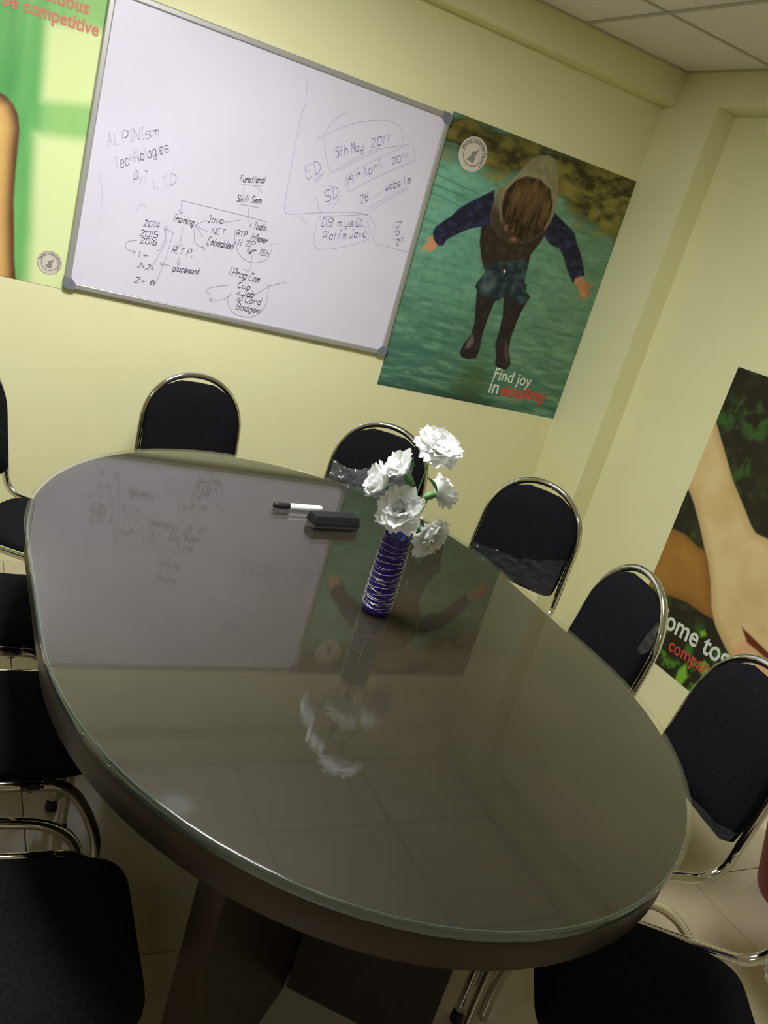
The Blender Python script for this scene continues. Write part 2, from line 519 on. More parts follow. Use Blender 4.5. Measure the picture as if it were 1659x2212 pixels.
PM = {'grass': [[-1.0817, 1.968], [-0.0568, 1.9961], [-0.0944, 1.7053], [-0.1947, 1.7312], [-0.3215, 1.7381], [-0.4112, 1.7741], [-0.4942, 1.8204], [-0.627, 1.8243], [-0.7661, 1.7923], [-0.8698, 1.8084], [-1.0074, 1.8195], [-1.05, 1.832]], 'hood': [[-0.7412, 1.7598], [-0.7158, 1.77], [-0.6883, 1.8073], [-0.6672, 1.8395], [-0.6368, 1.8907], [-0.6056, 1.9192], [-0.5604, 1.9355], [-0.5268, 1.9286], [-0.4971, 1.9004], [-0.4661, 1.8281], [-0.4506, 1.7706], [-0.4469, 1.7301], [-0.4554, 1.6861], [-0.4748, 1.6462], [-0.5076, 1.6169], [-0.5509, 1.5922], [-0.6147, 1.5764], [-0.674, 1.596], [-0.7169, 1.6193], [-0.7393, 1.6607], [-0.7402, 1.7138]], 'vest': [[-0.7213, 1.7189], [-0.7285, 1.65], [-0.7616, 1.6044], [-0.7496, 1.5498], [-0.7184, 1.4886], [-0.6987, 1.4584], [-0.6091, 1.4725], [-0.4982, 1.5058], [-0.4948, 1.5637], [-0.4698, 1.6123], [-0.4585, 1.6503], [-0.4471, 1.7092], [-0.4981, 1.7237]], 'hair': [[-0.7028, 1.7038], [-0.7024, 1.7572], [-0.6719, 1.8085], [-0.6313, 1.835], [-0.5647, 1.8415], [-0.5022, 1.8183], [-0.4694, 1.7725], [-0.4605, 1.7196], [-0.4759, 1.6704], [-0.5115, 1.6265], [-0.564, 1.6029], [-0.6319, 1.6204], [-0.6809, 1.6624]], 'hair2': [[-0.6801, 1.7432], [-0.6559, 1.7897], [-0.5989, 1.8187], [-0.526, 1.8118], [-0.4895, 1.7672], [-0.4929, 1.7112], [-0.5295, 1.7565], [-0.5487, 1.7173], [-0.5977, 1.7519], [-0.6143, 1.7069], [-0.6474, 1.7252]], 'hoodrim': [[-0.7119, 1.6947], [-0.7127, 1.7511], [-0.6819, 1.8124], [-0.6361, 1.8468], [-0.5658, 1.8545], [-0.498, 1.8295], [-0.4573, 1.7757], [-0.4497, 1.7155], [-0.4668, 1.6657], [-0.4759, 1.6704], [-0.4605, 1.7196], [-0.4694, 1.7725], [-0.5022, 1.8183], [-0.5647, 1.8415], [-0.6313, 1.835], [-0.6719, 1.8085], [-0.7024, 1.7572], [-0.7013, 1.7042], [-0.669, 1.6383], [-0.6854, 1.6477]], 'sleeveL': [[-0.7502, 1.7508], [-0.8012, 1.7107], [-0.8518, 1.6708], [-0.8822, 1.6431], [-0.903, 1.6113], [-0.9384, 1.5758], [-0.9587, 1.5541], [-0.9623, 1.5301], [-0.9503, 1.5065], [-0.9246, 1.4895], [-0.9024, 1.495], [-0.8951, 1.5203], [-0.8443, 1.5599], [-0.8048, 1.5867], [-0.7616, 1.6044], [-0.7192, 1.6254]], 'handL': [[-0.9357, 1.5102], [-0.9654, 1.516], [-0.9789, 1.5093], [-0.9754, 1.487], [-0.9884, 1.4671], [-0.9883, 1.4504], [-0.978, 1.4549], [-0.9669, 1.4737], [-0.966, 1.4592], [-0.9499, 1.4585], [-0.9351, 1.4735], [-0.9271, 1.4922]], 'sleeveR': [[-0.4522, 1.7426], [-0.4088, 1.7261], [-0.3536, 1.7051], [-0.32, 1.6923], [-0.2973, 1.6622], [-0.2557, 1.6218], [-0.225, 1.5852], [-0.1978, 1.5398], [-0.2172, 1.5353], [-0.2404, 1.5225], [-0.2431, 1.4958], [-0.2737, 1.5221], [-0.3055, 1.5515], [-0.3354, 1.588], [-0.3705, 1.6154], [-0.3983, 1.6157], [-0.4286, 1.6225], [-0.4599, 1.6429]], 'handR': [[-0.2404, 1.5225], [-0.2187, 1.5387], [-0.1861, 1.5201], [-0.142, 1.5137], [-0.1445, 1.5041], [-0.1665, 1.4983], [-0.1365, 1.4862], [-0.1322, 1.4659], [-0.1497, 1.4719], [-0.1442, 1.4488], [-0.1616, 1.4654], [-0.1651, 1.4403], [-0.1821, 1.4457], [-0.2018, 1.479], [-0.2358, 1.5012]], 'jeans': [[-0.7011, 1.4648], [-0.6836, 1.4409], [-0.703, 1.4012], [-0.7099, 1.3784], [-0.682, 1.3562], [-0.6492, 1.3492], [-0.5958, 1.3467], [-0.5741, 1.3478], [-0.5602, 1.3691], [-0.533, 1.3678], [-0.4669, 1.3604], [-0.4431, 1.3693], [-0.4316, 1.3977], [-0.4608, 1.4132], [-0.4674, 1.4409], [-0.4826, 1.4447], [-0.4888, 1.4937], [-0.4951, 1.5423], [-0.6191, 1.4984]], 'knee': [[-0.6823, 1.3918], [-0.6421, 1.4223], [-0.6231, 1.4409], [-0.6161, 1.3997], [-0.6381, 1.3661], [-0.6713, 1.3622]], 'boot1': [[-0.6941, 1.382], [-0.6899, 1.3473], [-0.6734, 1.2862], [-0.66, 1.2382], [-0.6587, 1.187], [-0.6786, 1.146], [-0.6863, 1.1073], [-0.6707, 1.088], [-0.6313, 1.088], [-0.5996, 1.0979], [-0.5947, 1.1328], [-0.6042, 1.2056], [-0.6027, 1.2722], [-0.5948, 1.3396], [-0.5821, 1.3569], [-0.6161, 1.3997]], 'boot2': [[-0.5772, 1.4014], [-0.5592, 1.362], [-0.5381, 1.3007], [-0.5297, 1.2208], [-0.5304, 1.1756], [-0.5046, 1.12], [-0.4997, 1.0904], [-0.474, 1.0759], [-0.4339, 1.0796], [-0.4208, 1.1053], [-0.4519, 1.1609], [-0.4627, 1.2119], [-0.4593, 1.2728], [-0.4532, 1.3264], [-0.4402, 1.3737], [-0.4745, 1.4247]], 'shine1': [[-0.6506, 1.1887], [-0.6649, 1.1562], [-0.667, 1.126], [-0.6479, 1.1335], [-0.6323, 1.1627]], 'shine2': [[-0.4854, 1.1998], [-0.4692, 1.1345], [-0.4394, 1.1172], [-0.4547, 1.168]], 'diamond': [[-0.5966, 1.4741], [-0.5882, 1.4682], [-0.591, 1.4598], [-0.5994, 1.4656]], 'face1': [[-0.6611, 1.6335], [-0.6456, 1.6443], [-0.6398, 1.6184], [-0.6528, 1.6186]], 'face2': [[-0.6182, 1.5963], [-0.5956, 1.6054], [-0.5827, 1.5947], [-0.6013, 1.5866]], 'patch': [[-0.6696, 0.9747], [-0.6293, 1.0582], [-0.5681, 1.085], [-0.5043, 1.0355], [-0.5141, 0.9402], [-0.6105, 0.908]], 'dark': [[-1.0473, 0.9067], [-0.8057, 0.9201], [-0.6377, 0.9343], [-0.4713, 0.9239], [-0.4751, 0.8355], [-1.0219, 0.8227]]}
PL = {'arm': [[-2.6169, 1.5191], [-2.5346, 1.552], [-2.5075, 1.5571], [-2.4881, 1.5513], [-2.4674, 1.5362], [-2.4496, 1.5087], [-2.4404, 1.4675], [-2.4389, 1.4085], [-2.4354, 1.334], [-2.4305, 1.2585], [-2.4159, 1.1576], [-2.4058, 1.0798], [-2.3896, 1.0017], [-2.5568, 0.9635]], 'armlight': [[-2.613, 1.4827], [-2.5226, 1.5296], [-2.489, 1.5209], [-2.4682, 1.469], [-2.4689, 1.3998], [-2.4613, 1.3015], [-2.4535, 1.2006], [-2.4292, 1.0472], [-2.4274, 0.9931], [-2.5568, 0.9635]], 'pane1': [[-2.4073, 1.7871], [-2.2081, 1.822], [-2.1728, 1.6181], [-2.3909, 1.5705]], 'pane2': [[-2.3964, 1.4707], [-2.1544, 1.5114], [-2.0591, 0.9603], [-2.3487, 0.8988], [-2.365, 1.1705]], 'stripe': [[-2.5173, 1.8522], [-2.4958, 1.8599], [-2.4761, 1.6389], [-2.4801, 1.5619], [-2.4936, 1.5577], [-2.4952, 1.6792]]}
PR = {'arm': [[-0.7692, 1.1929], [-0.8623, 1.105], [-0.9722, 0.9997], [-1.0729, 0.9235], [-1.117, 0.8878], [-1.1516, 0.8692], [-1.2064, 0.8707], [-1.3355, 0.9018], [-1.5368, 0.9119], [-1.8082, 0.3836], [-1.6129, 0.3714], [-1.4415, 0.4265], [-1.3395, 0.4242], [-1.2754, 0.4344], [-1.2444, 0.4444], [-1.2006, 0.4692], [-1.1529, 0.5001], [-1.1086, 0.5488], [-1.0589, 0.6323], [-1.0139, 0.69], [-0.9741, 0.7293], [-0.9071, 0.8009], [-0.8484, 0.8561], [-0.8058, 0.8898], [-0.7398, 0.8928], [-0.6382, 1.0779]], 'skin': [[-0.638, 0.6964], [-0.8106, 0.7275], [-0.8681, 0.7313], [-0.9336, 0.7173], [-0.9804, 0.7176], [-1.017, 0.6843], [-1.0589, 0.6323], [-1.1086, 0.5488], [-1.1404, 0.515], [-1.093, 0.5104], [-0.9986, 0.5106], [-0.9095, 0.4929], [-0.8241, 0.4787], [-0.7176, 0.4549]], 'gap': [[-1.2529, 0.5522], [-1.2824, 0.5466], [-1.3874, 0.5287], [-1.4853, 0.5175], [-1.5015, 0.4868], [-1.3999, 0.505], [-1.2997, 0.5141]], 'pink': [[-1.2523, 0.4457], [-1.278, 0.5083], [-1.3121, 0.5216], [-1.3972, 0.5103], [-1.4277, 0.4526], [-1.3395, 0.4242]], 'leaf': [[-1.1585, 0.3389], [-1.1745, 0.3602], [-1.2005, 0.3541], [-1.2108, 0.3268], [-1.1936, 0.3081], [-1.1708, 0.3162]], 'leaf2': [[-1.0863, 0.2622], [-1.106, 0.3057], [-1.1346, 0.2622], [-1.122, 0.2149], [-1.0909, 0.2181]], 'leaf3': [[-1.1029, 0.4412], [-1.1208, 0.4592], [-1.1369, 0.4462], [-1.1192, 0.4282]]}
TX = {'find': [-0.4919, 1.0293, -0.2848, 1.0266], 'inn': [-0.4935, 0.967, -0.441, 0.9671], 'simp': [-0.4278, 0.9652, -0.1801, 0.9756], 'comp': [-2.5329, 1.7917, -2.2611, 1.7954], 'amb': [-2.4792, 1.841, -2.297, 1.8442], 'come': [-0.8776, 0.3695, -1.2281, 0.3847], 'cpan': [-1.0023, 0.3051, -1.2101, 0.318]}

# --- poster beside the corner: hooded person leaping over green water
pt = Paint(-1.0175, -0.1012, 0.9088, 1.9599, 0.003)
u = (pt.U + 1.0175) / 0.9163; v_ = (pt.V - 0.9088) / 1.0511
n1 = vnoise(pt.U + 3, pt.V * 3.0 + 9, 11, 20, 5, 11)
n2 = vnoise(pt.U + 3, pt.V + 9, 40, 60, 3, 12)
pt.fill((92, 136, 114))
pt.mix((112, 168, 146), np.clip((v_ - 0.30) * 2.2, 0, 1) * np.clip(1.2 - u * 1.3, 0, 1))
pt.mix((112, 142, 106), np.clip(u * 1.3 - 0.35, 0, 1) * 0.7)
pt.mix((40, 78, 66), np.clip(0.62 - v_ * 1.7 + (n1 - 0.5) * 0.9, 0, 1))
pt.mix((52, 96, 76), np.clip((n1 - 0.55) * 2.2, 0, 0.32))
pt.mix((60, 104, 84), np.clip((n2 - 0.5) * 2.5, 0, 0.22))
pt.mix((140, 182, 146), np.clip((0.42 - n1) * 2.4, 0, 0.22))
for zz, aa in ((1.735, 0.6), (1.70, 0.7), (1.665, 0.4)):
    pt.mix((58, 98, 78), np.clip(1 - np.abs(pt.V - zz + (pt.U + 1.0) * 0.10 - (n1 - 0.5) * 0.012) / 0.006, 0, 1) * np.clip((-0.66 - pt.U) * 6, 0, 1) * aa)
gn = vnoise(pt.U + 1, pt.V + 4, 16, 34, 5, 21)
d = sdf(PM['grass'], pt.U, pt.V) + (gn - 0.5) * 0.11
al = np.clip(d / 0.05 + 0.5, 0, 1)
gc = np.clip((gn - 0.35) * 3.2, 0, 1)
gcol = s2l((62, 58, 30))[None, None] * (1 - gc[..., None]) + s2l((134, 126, 62))[None, None] * gc[..., None]
top = np.clip((v_ - 0.80) * 6 - u * 0.9, 0, 1)[..., None]
gcol = gcol * (1 - 0.45 * top)
pt.C = pt.C * (1 - al[..., None]) + gcol * al[..., None]
pt.poly(PM['patch'], (66, 84, 40), 0.05, 0.75)
pt.poly(PM['dark'], (30, 42, 30), 0.05, 0.85)
B2 = 0.0018
pt.poly(PM['vest'], (46, 37, 30), B2, 1, (74, 62, 48), np.clip((n2 - 0.4) * 1.6, 0, 1))
pt.poly(PM['boot1'], (38, 30, 30), B2, 1, (58, 46, 46), np.clip((n2 - 0.4) * 2, 0, 1))
pt.poly(PM['boot2'], (38, 30, 30), B2, 1, (58, 46, 46), np.clip((n2 - 0.4) * 2, 0, 1))
pt.poly(PM['jeans'], (30, 44, 50), B2, 1, (66, 84, 90), np.clip((n2 - 0.42) * 2.2, 0, 1))
pt.poly(PM['knee'], (92, 108, 108), 0.016, 0.6)
pt.poly(PM['shine1'], (120, 104, 104), 0.006, 0.7)
pt.poly(PM['shine2'], (92, 78, 76), 0.008, 0.6)
pt.poly(PM['handL'], (196, 140, 104), B2); pt.poly(PM['handR'], (196, 138, 100), B2, 1, (150, 92, 64), np.clip((n2 - 0.4) * 2, 0, 1))
pt.poly(PM['sleeveL'], (30, 30, 50), B2, 1, (58, 56, 92), np.clip((n2 - 0.45) * 2.4, 0, 1))
pt.poly(PM['sleeveR'], (30, 31, 48), B2, 1, (62, 60, 100), np.clip((n2 - 0.45) * 2.4, 0, 1))
pt.poly(PM['hood'], (128, 122, 92), B2, 1, (150, 144, 112), np.clip((n2 - 0.4) * 2, 0, 1))
lower = np.clip((1.76 - pt.V) * 11, 0, 1)
dh = sdf(PM['hood'], pt.U, pt.V); pt.mix((54, 43, 32), np.clip(dh / 0.004 + 0.5, 0, 1) * lower * 0.92)
hz = vnoise(pt.U + pt.V * 0.35 * np.sin(pt.U * 30) + 5, pt.V + 2, 38, 16, 4, 31)
pt.poly(PM['hair'], (38, 28, 20), 0.004, 1, (108, 84, 52), np.clip((hz - 0.45) * 3.0, 0, 1))
pt.poly(PM['hair2'], (150, 118, 72), 0.025, 0.28)
pt.poly(PM['hoodrim'], (150, 138, 106), 0.003, 0.45)
pt.poly(PM['face1'], (150, 100, 84), 0.006, 0.8); pt.poly(PM['face2'], (160, 108, 92), 0.006, 0.8)
pt.poly(PM['diamond'], (226, 214, 206), 0.0015)
poster = pt.build('poster', PA, 1.2)
tag(poster, 'poster of a hooded person in dark boots leaping over green water', 'poster')
wall_text('lettering', 'Find joy', PA, *TX['find'], TXTW, poster, hs=1.12)
wall_text('lettering', 'in', PA, *TX['inn'], TXTW, poster, hs=1.12)
wall_text('lettering', 'simplicity', PA, *TX['simp'], TXTR, poster, hs=1.08, bold=0.03)
logo(PA, *(-0.8891, 1.8432, 0.0622), poster)

# --- green poster left of the board
pt = Paint(-3.155, -2.232, 1.0195, 2.07, 0.004)
n1 = vnoise(pt.U + 5, pt.V * 0.25 + 2, 14, 8, 3, 41); n2 = vnoise(pt.U + 5, pt.V + 2, 60, 60, 2, 42)
pt.fill((112, 182, 104))
pt.mix((150, 206, 130), np.clip((n1 - 0.45) * 2.5, 0, 0.7))
pt.mix((76, 160, 88), np.clip((0.45 - n1) * 2.5, 0, 0.6))
pt.poly(PL['stripe'], (66, 140, 80), 0.03, 0.6)
pt.mix((164, 208, 126), np.clip((pt.U + 2.40) * 9, 0, 0.75))
pt.poly(PL['pane1'], (226, 238, 172), 0.022, 0.93)
pt.poly(PL['pane2'], (230, 240, 178), 0.026, 0.93)
pt.poly(PL['arm'], (96, 62, 40), 0.003, 1)
da = sdf(PL['arm'], pt.U, pt.V)
k = np.clip((da - 0.006) / 0.035, 0, 1); k = k * k * (3 - 2 * k)
pt.C = pt.C * (1 - k[..., None]) + (s2l((190, 130, 72))[None, None] * (1 - n2[..., None] * 0.2)) * k[..., None]
pt.poly(PL['armlight'], (234, 194, 120), 0.03, 0.9)
poster2 = pt.build('poster', PA, 1.0)
tag(poster2, 'green poster with a bare arm and coral lettering, left of the whiteboard', 'poster')
wall_text('lettering', 'be competitive', PA, *TX['comp'], TXTO, poster2, hs=1.15, bold=0.02)
wall_text('lettering', 'ambitious', PA, *TX['amb'], TXTO, poster2, hs=1.15, bold=0.02)
logo(PA, *(-2.3003, 1.095, 0.0378), poster2, True)

# --- poster on the right wall: joined hands over dark leaves
pt = Paint(-0.795, -1.72, 0.2235, 1.384, 0.004)
n1 = vnoise(pt.U + 5, pt.V + 2, 22, 22, 5, 51); n2 = vnoise(pt.U + 5, pt.V + 2, 9, 9, 3, 52)
pt.fill((38, 35, 24))
pt.mix((60, 60, 36), np.clip((n1 - 0.5) * 2.5, 0, 0.6))
pt.mix((50, 108, 38), np.clip((n1 - 0.52) * 5, 0, 1) * np.clip((n2 - 0.50) * 5, 0, 0.5))
low = np.clip((0.42 - pt.V) * 7, 0, 1)
pt.mix((84, 146, 44), np.clip((n1 - 0.50) * 6, 0, 1) * low * 0.7)
for q in ('leaf', 'leaf2', 'leaf3'): pt.poly(PR[q], (122, 178, 52), 0.008, 0.85)
pt.poly(PR['skin'], (148, 106, 46), 0.006, 1, (168, 122, 56), np.clip((n2 - 0.3) * 2, 0, 1))
ds = sdf(PR['skin'], pt.U, pt.V); pt.mix((104, 66, 30), np.clip(1 - ds / 0.05, 0, 1) * np.clip(ds / 0.004, 0, 1) * 0.55)
pt.poly(PR['arm'], (206, 184, 132), 0.004, 1, (194, 168, 114), np.clip((n2 - 0.3) * 2, 0, 1))
da = sdf(PR['arm'], pt.U, pt.V); pt.mix((168, 138, 88), np.clip(1 - da / 0.035, 0, 1) * np.clip(da / 0.004, 0, 1) * 0.6)
pt.poly(PR['pink'], (206, 154, 112), 0.012, 0.7)
pt.poly(PR['gap'], (96, 46, 20), 0.004, 1)
poster3 = pt.build('poster', PB, 1.25)
tag(poster3, 'poster of pale and brown joined hands over dark leaves on right wall', 'poster')
wall_text('lettering', 'Come together', PB, *TX['come'], TXTW, poster3, ref='Come to', hs=1.12, bold=0.02)
wall_text('lettering', 'company', PB, *TX['cpan'], TXTR, poster3, ref='compan', hs=1.1, bold=0.012)

# ------------------------------------------------------------------ whiteboard
bx0, bx1, bz0, bz1, BT = -2.2489, -1.027, 1.0296, 1.9446, 0.016
board = tag(empty('whiteboard', ((bx0 + bx1) / 2, 0, bz0)), 'wide whiteboard with grey frame and faint marker notes on the wall', 'whiteboard')
def loc(o):   # keep world coordinates for meshes made in world space
    o.matrix_parent_inverse = board.matrix_world.inverted(); return o
bpy.context.view_layer.update()
fw = 0.020
loc(box('panel', (bx0 + 0.008, bx1 - 0.008, -0.0125, -0.0035, bz0 + 0.008, bz1 - 0.008), BOARDW, board))
loc(box('frame_rail', (bx0 + 0.03, bx1 - 0.03, -BT - 0.003, -0.003, bz0, bz0 + fw), ALU, board, 0.004))
loc(box('frame_rail', (bx0 + 0.03, bx1 - 0.03, -BT - 0.003, -0.003, bz1 - fw, bz1), ALU, board, 0.004))
loc(box('frame_rail', (bx0, bx0 + fw, -BT - 0.003, -0.003, bz0 + 0.03, bz1 - 0.03), ALU, board, 0.004))
loc(box('frame_rail', (bx1 - fw, bx1, -BT - 0.003, -0.003, bz0 + 0.03, bz1 - 0.03), ALU, board, 0.004))
for sx, cx in ((1, bx0), (-1, bx1)):
    for sz, cz in ((1, bz0), (-1, bz1)):
        pts = [(0.012, -0.002), (0.036, -0.002), (0.036, fw + 0.001), (fw + 0.012, fw + 0.003), (fw + 0.003, fw + 0.012), (fw + 0.001, 0.036), (-0.002, 0.036), (-0.002, 0.012), (0.002, 0.002)]
        V = [(cx + sx * a, -0.0225, cz + sz * b) for a, b in pts] + [(cx + sx * a, -0.003, cz + sz * b) for a, b in pts]
        n = len(pts)
        F = [tuple(range(n)), tuple(range(2 * n - 1, n - 1, -1))] + [(i, n + i, n + (i + 1) % n, (i + 1) % n) for i in range(n)]
        loc(link('corner_cap', fix(mesh('corner_cap', V, F)), CAPM, board))

GL = {'a': '4536160503123243 4642', 'b': '0902 0516364543321203', 'c': '4536160503123243', 'd': '4942 4536160503123243',
 'e': '0444453616050312324' + '3', 'f': '39291802 0636', 'g': '4640301011 4536160503123243', 'h': '0902 0516364542', 'i': '0602 0809', 'j': '161100 1819',
 'k': '0902 3604 1532', 'l': '0902', 'm': '0602 05162522 25364542', 'n': '0602 0516364542', 'o': '160503123243453616', 'p': '0600 0516364543321203',
 'r': '0602 04163635', 's': '453616051434433212' + '03', 't': '191322 0636', 'u': '0603123243 4642', 'v': '062246', 'w': '0612243246', 'x': '0642 4602',
 'y': '0603123243 46413010', 'A': '022942 1535', 'B': '02093948473606 3645433202', 'C': '4839190803123243', 'D': '02092947442202', 'E': '49090242 0636',
 'F': '490902 0636', 'H': '0902 4942 0646', 'I': '0929 1912 0222', 'J': '1949 3933221203', 'L': '090242', 'M': '0209254942', 'N': '02094249', 'P': '02093948463505',
 'Q': '190803123243483919 2441', 'R': '02093948463505 2542', 'S': '483919080716354443321203', 'T': '0949 2922', 'V': '092249', 'c_': '', '0': '190803123243483919', '1': '081912', '2': '08193948470242',
 '4': '290444 3932', '5': '490906364543321203', '6': '39070403123243453605', '7': '094922 1636', '9': '4616070819394842', '+': '0545 2723', '.': '0212', ',': '1201', '-': '0545',
 'K': '0902 4905 1642', '/': '0249'}
def strokes_of(ch):
    s = GL.get(ch, '')
    return [[(int(q[i]), int(q[i + 1])) for i in range(0, len(q) - 1, 2)] for q in s.split()]

def ribbon(pts, w, y):
    V, F = [], []
    for i in range(len(pts) - 1):
        (x0, z0), (x1, z1) = pts[i], pts[i + 1]
        L = math.hypot(x1 - x0, z1 - z0)
        if L < 1e-6: continue
        dx, dz = (x1 - x0) / L, (z1 - z0) / L
        e = w * 0.35; nx, nz = -dz * w / 2, dx * w / 2
        b = len(V)
        ax, az, cx, cz = x0 - dx * e, z0 - dz * e, x1 + dx * e, z1 + dz * e
        V += [(ax + nx, y, az + nz), (cx + nx, y, cz + nz), (cx - nx, y, cz - nz), (ax - nx, y, az - nz)]
        F.append((b, b + 1, b + 2, b + 3))
    return V, F

TXT = [['ALPINIsm', -2.1844, 1.4957, -2.0321, 1.5726, 0.0347, 0], ['TecHNologies', -2.1472, 1.436, -1.9927, 1.536, 0.0333, 0], ['PvT', -2.085, 1.4067, -2.0418, 1.4225, 0.0359, 0], ['LTD', -2.0187, 1.4071, -1.9478, 1.4443, 0.0323, 0], ['Training', -1.9407, 1.3249, -1.8689, 1.3268, 0.024, 1], ['2014', -2.0306, 1.2855, -1.978, 1.2907, 0.0185, 1], ['2015', -2.0366, 1.2513, -1.9779, 1.2579, 0.0187, 1], ['2016', -2.0323, 1.2278, -1.9774, 1.2332, 0.0188, 1], ['1+', -2.0299, 1.1809, -1.9955, 1.185, 0.0177, 1], ['2+,2+', -2.0257, 1.1464, -1.9735, 1.1461, 0.0179, 1], ['2+ 6', -2.0269, 1.0957, -1.9585, 1.1007, 0.018, 1], ['R.T.P.', -1.9224, 1.2216, -1.8502, 1.2264, 0.0221, 1], ['placement', -1.9084, 1.1614, -1.8144, 1.1705, 0.0224, 1], ['Java', -1.8242, 1.3508, -1.7709, 1.3582, 0.0231, 1], ['NET', -1.8015, 1.3168, -1.7547, 1.3252, 0.0178, 1], ['Embedded', -1.8109, 1.2785, -1.718, 1.2821, 0.0248, 1], ['Functional', -1.7426, 1.5068, -1.6556, 1.5274, 0.0215, 1], ['Skill Sem', -1.7389, 1.4426, -1.6528, 1.4597, 0.021, 1], ['+ Tools', -1.6789, 1.3682, -1.6157, 1.3731, 0.0223, 1], ['RTP', -1.7158, 1.332, -1.6801, 1.3345, 0.0193, 1], ['1+Paper', -1.6636, 1.3322, -1.6009, 1.3317, 0.0217, 1], ['II 2P', -1.7046, 1.3026, -1.6422, 1.3102, 0.0182, 1], ['1yr 15h', -1.667, 1.2881, -1.5858, 1.289, 0.0197, 1], ['1.Prog Com', -1.7144, 1.196, -1.5996, 1.1907, 0.0274, 1], ['Cup', -1.6712, 1.1573, -1.6252, 1.1597, 0.0202, 1], ['x Job', -1.6703, 1.133, -1.6053, 1.1353, 0.0225, 1], ['iD Card', -1.6651, 1.1104, -1.5743, 1.1149, 0.0235, 1], ['Badges', -1.6607, 1.0811, -1.5692, 1.0839, 0.0227, 1], ['5th May', -1.4255, 1.6791, -1.3302, 1.7316, 0.032, 2], ['2017', -1.3031, 1.7502, -1.2363, 1.7861, 0.0261, 2], ['19', -1.3532, 1.6008, -1.3331, 1.6189, 0.0251, 2], ['th', -1.3311, 1.6367, -1.3181, 1.6482, 0.0141, 2], ['April', -1.3012, 1.6466, -1.2407, 1.6965, 0.0297, 2], ['2017', -1.2076, 1.7162, -1.1505, 1.7505, 0.0226, 2], ['26', -1.2868, 1.5552, -1.2612, 1.5749, 0.0288, 2], ['website', -1.2064, 1.6224, -1.1151, 1.6773, 0.0287, 2], ['ED', -1.5104, 1.5824, -1.4621, 1.6219, 0.0368, 2], ['SD', -1.4228, 1.5238, -1.3749, 1.5571, 0.0362, 2], ['DB mysQL', -1.4157, 1.4399, -1.2467, 1.4831, 0.0272, 2], ['Platfm Java', -1.3994, 1.3934, -1.2342, 1.4477, 0.0307, 2], ['12', -1.1375, 1.506, -1.1025, 1.5182, 0.0198, 2], ['15', -1.1241, 1.476, -1.1018, 1.4917, 0.0199, 2], ['27', -1.1039, 1.4491, -1.0772, 1.4641, 0.0184, 2]]
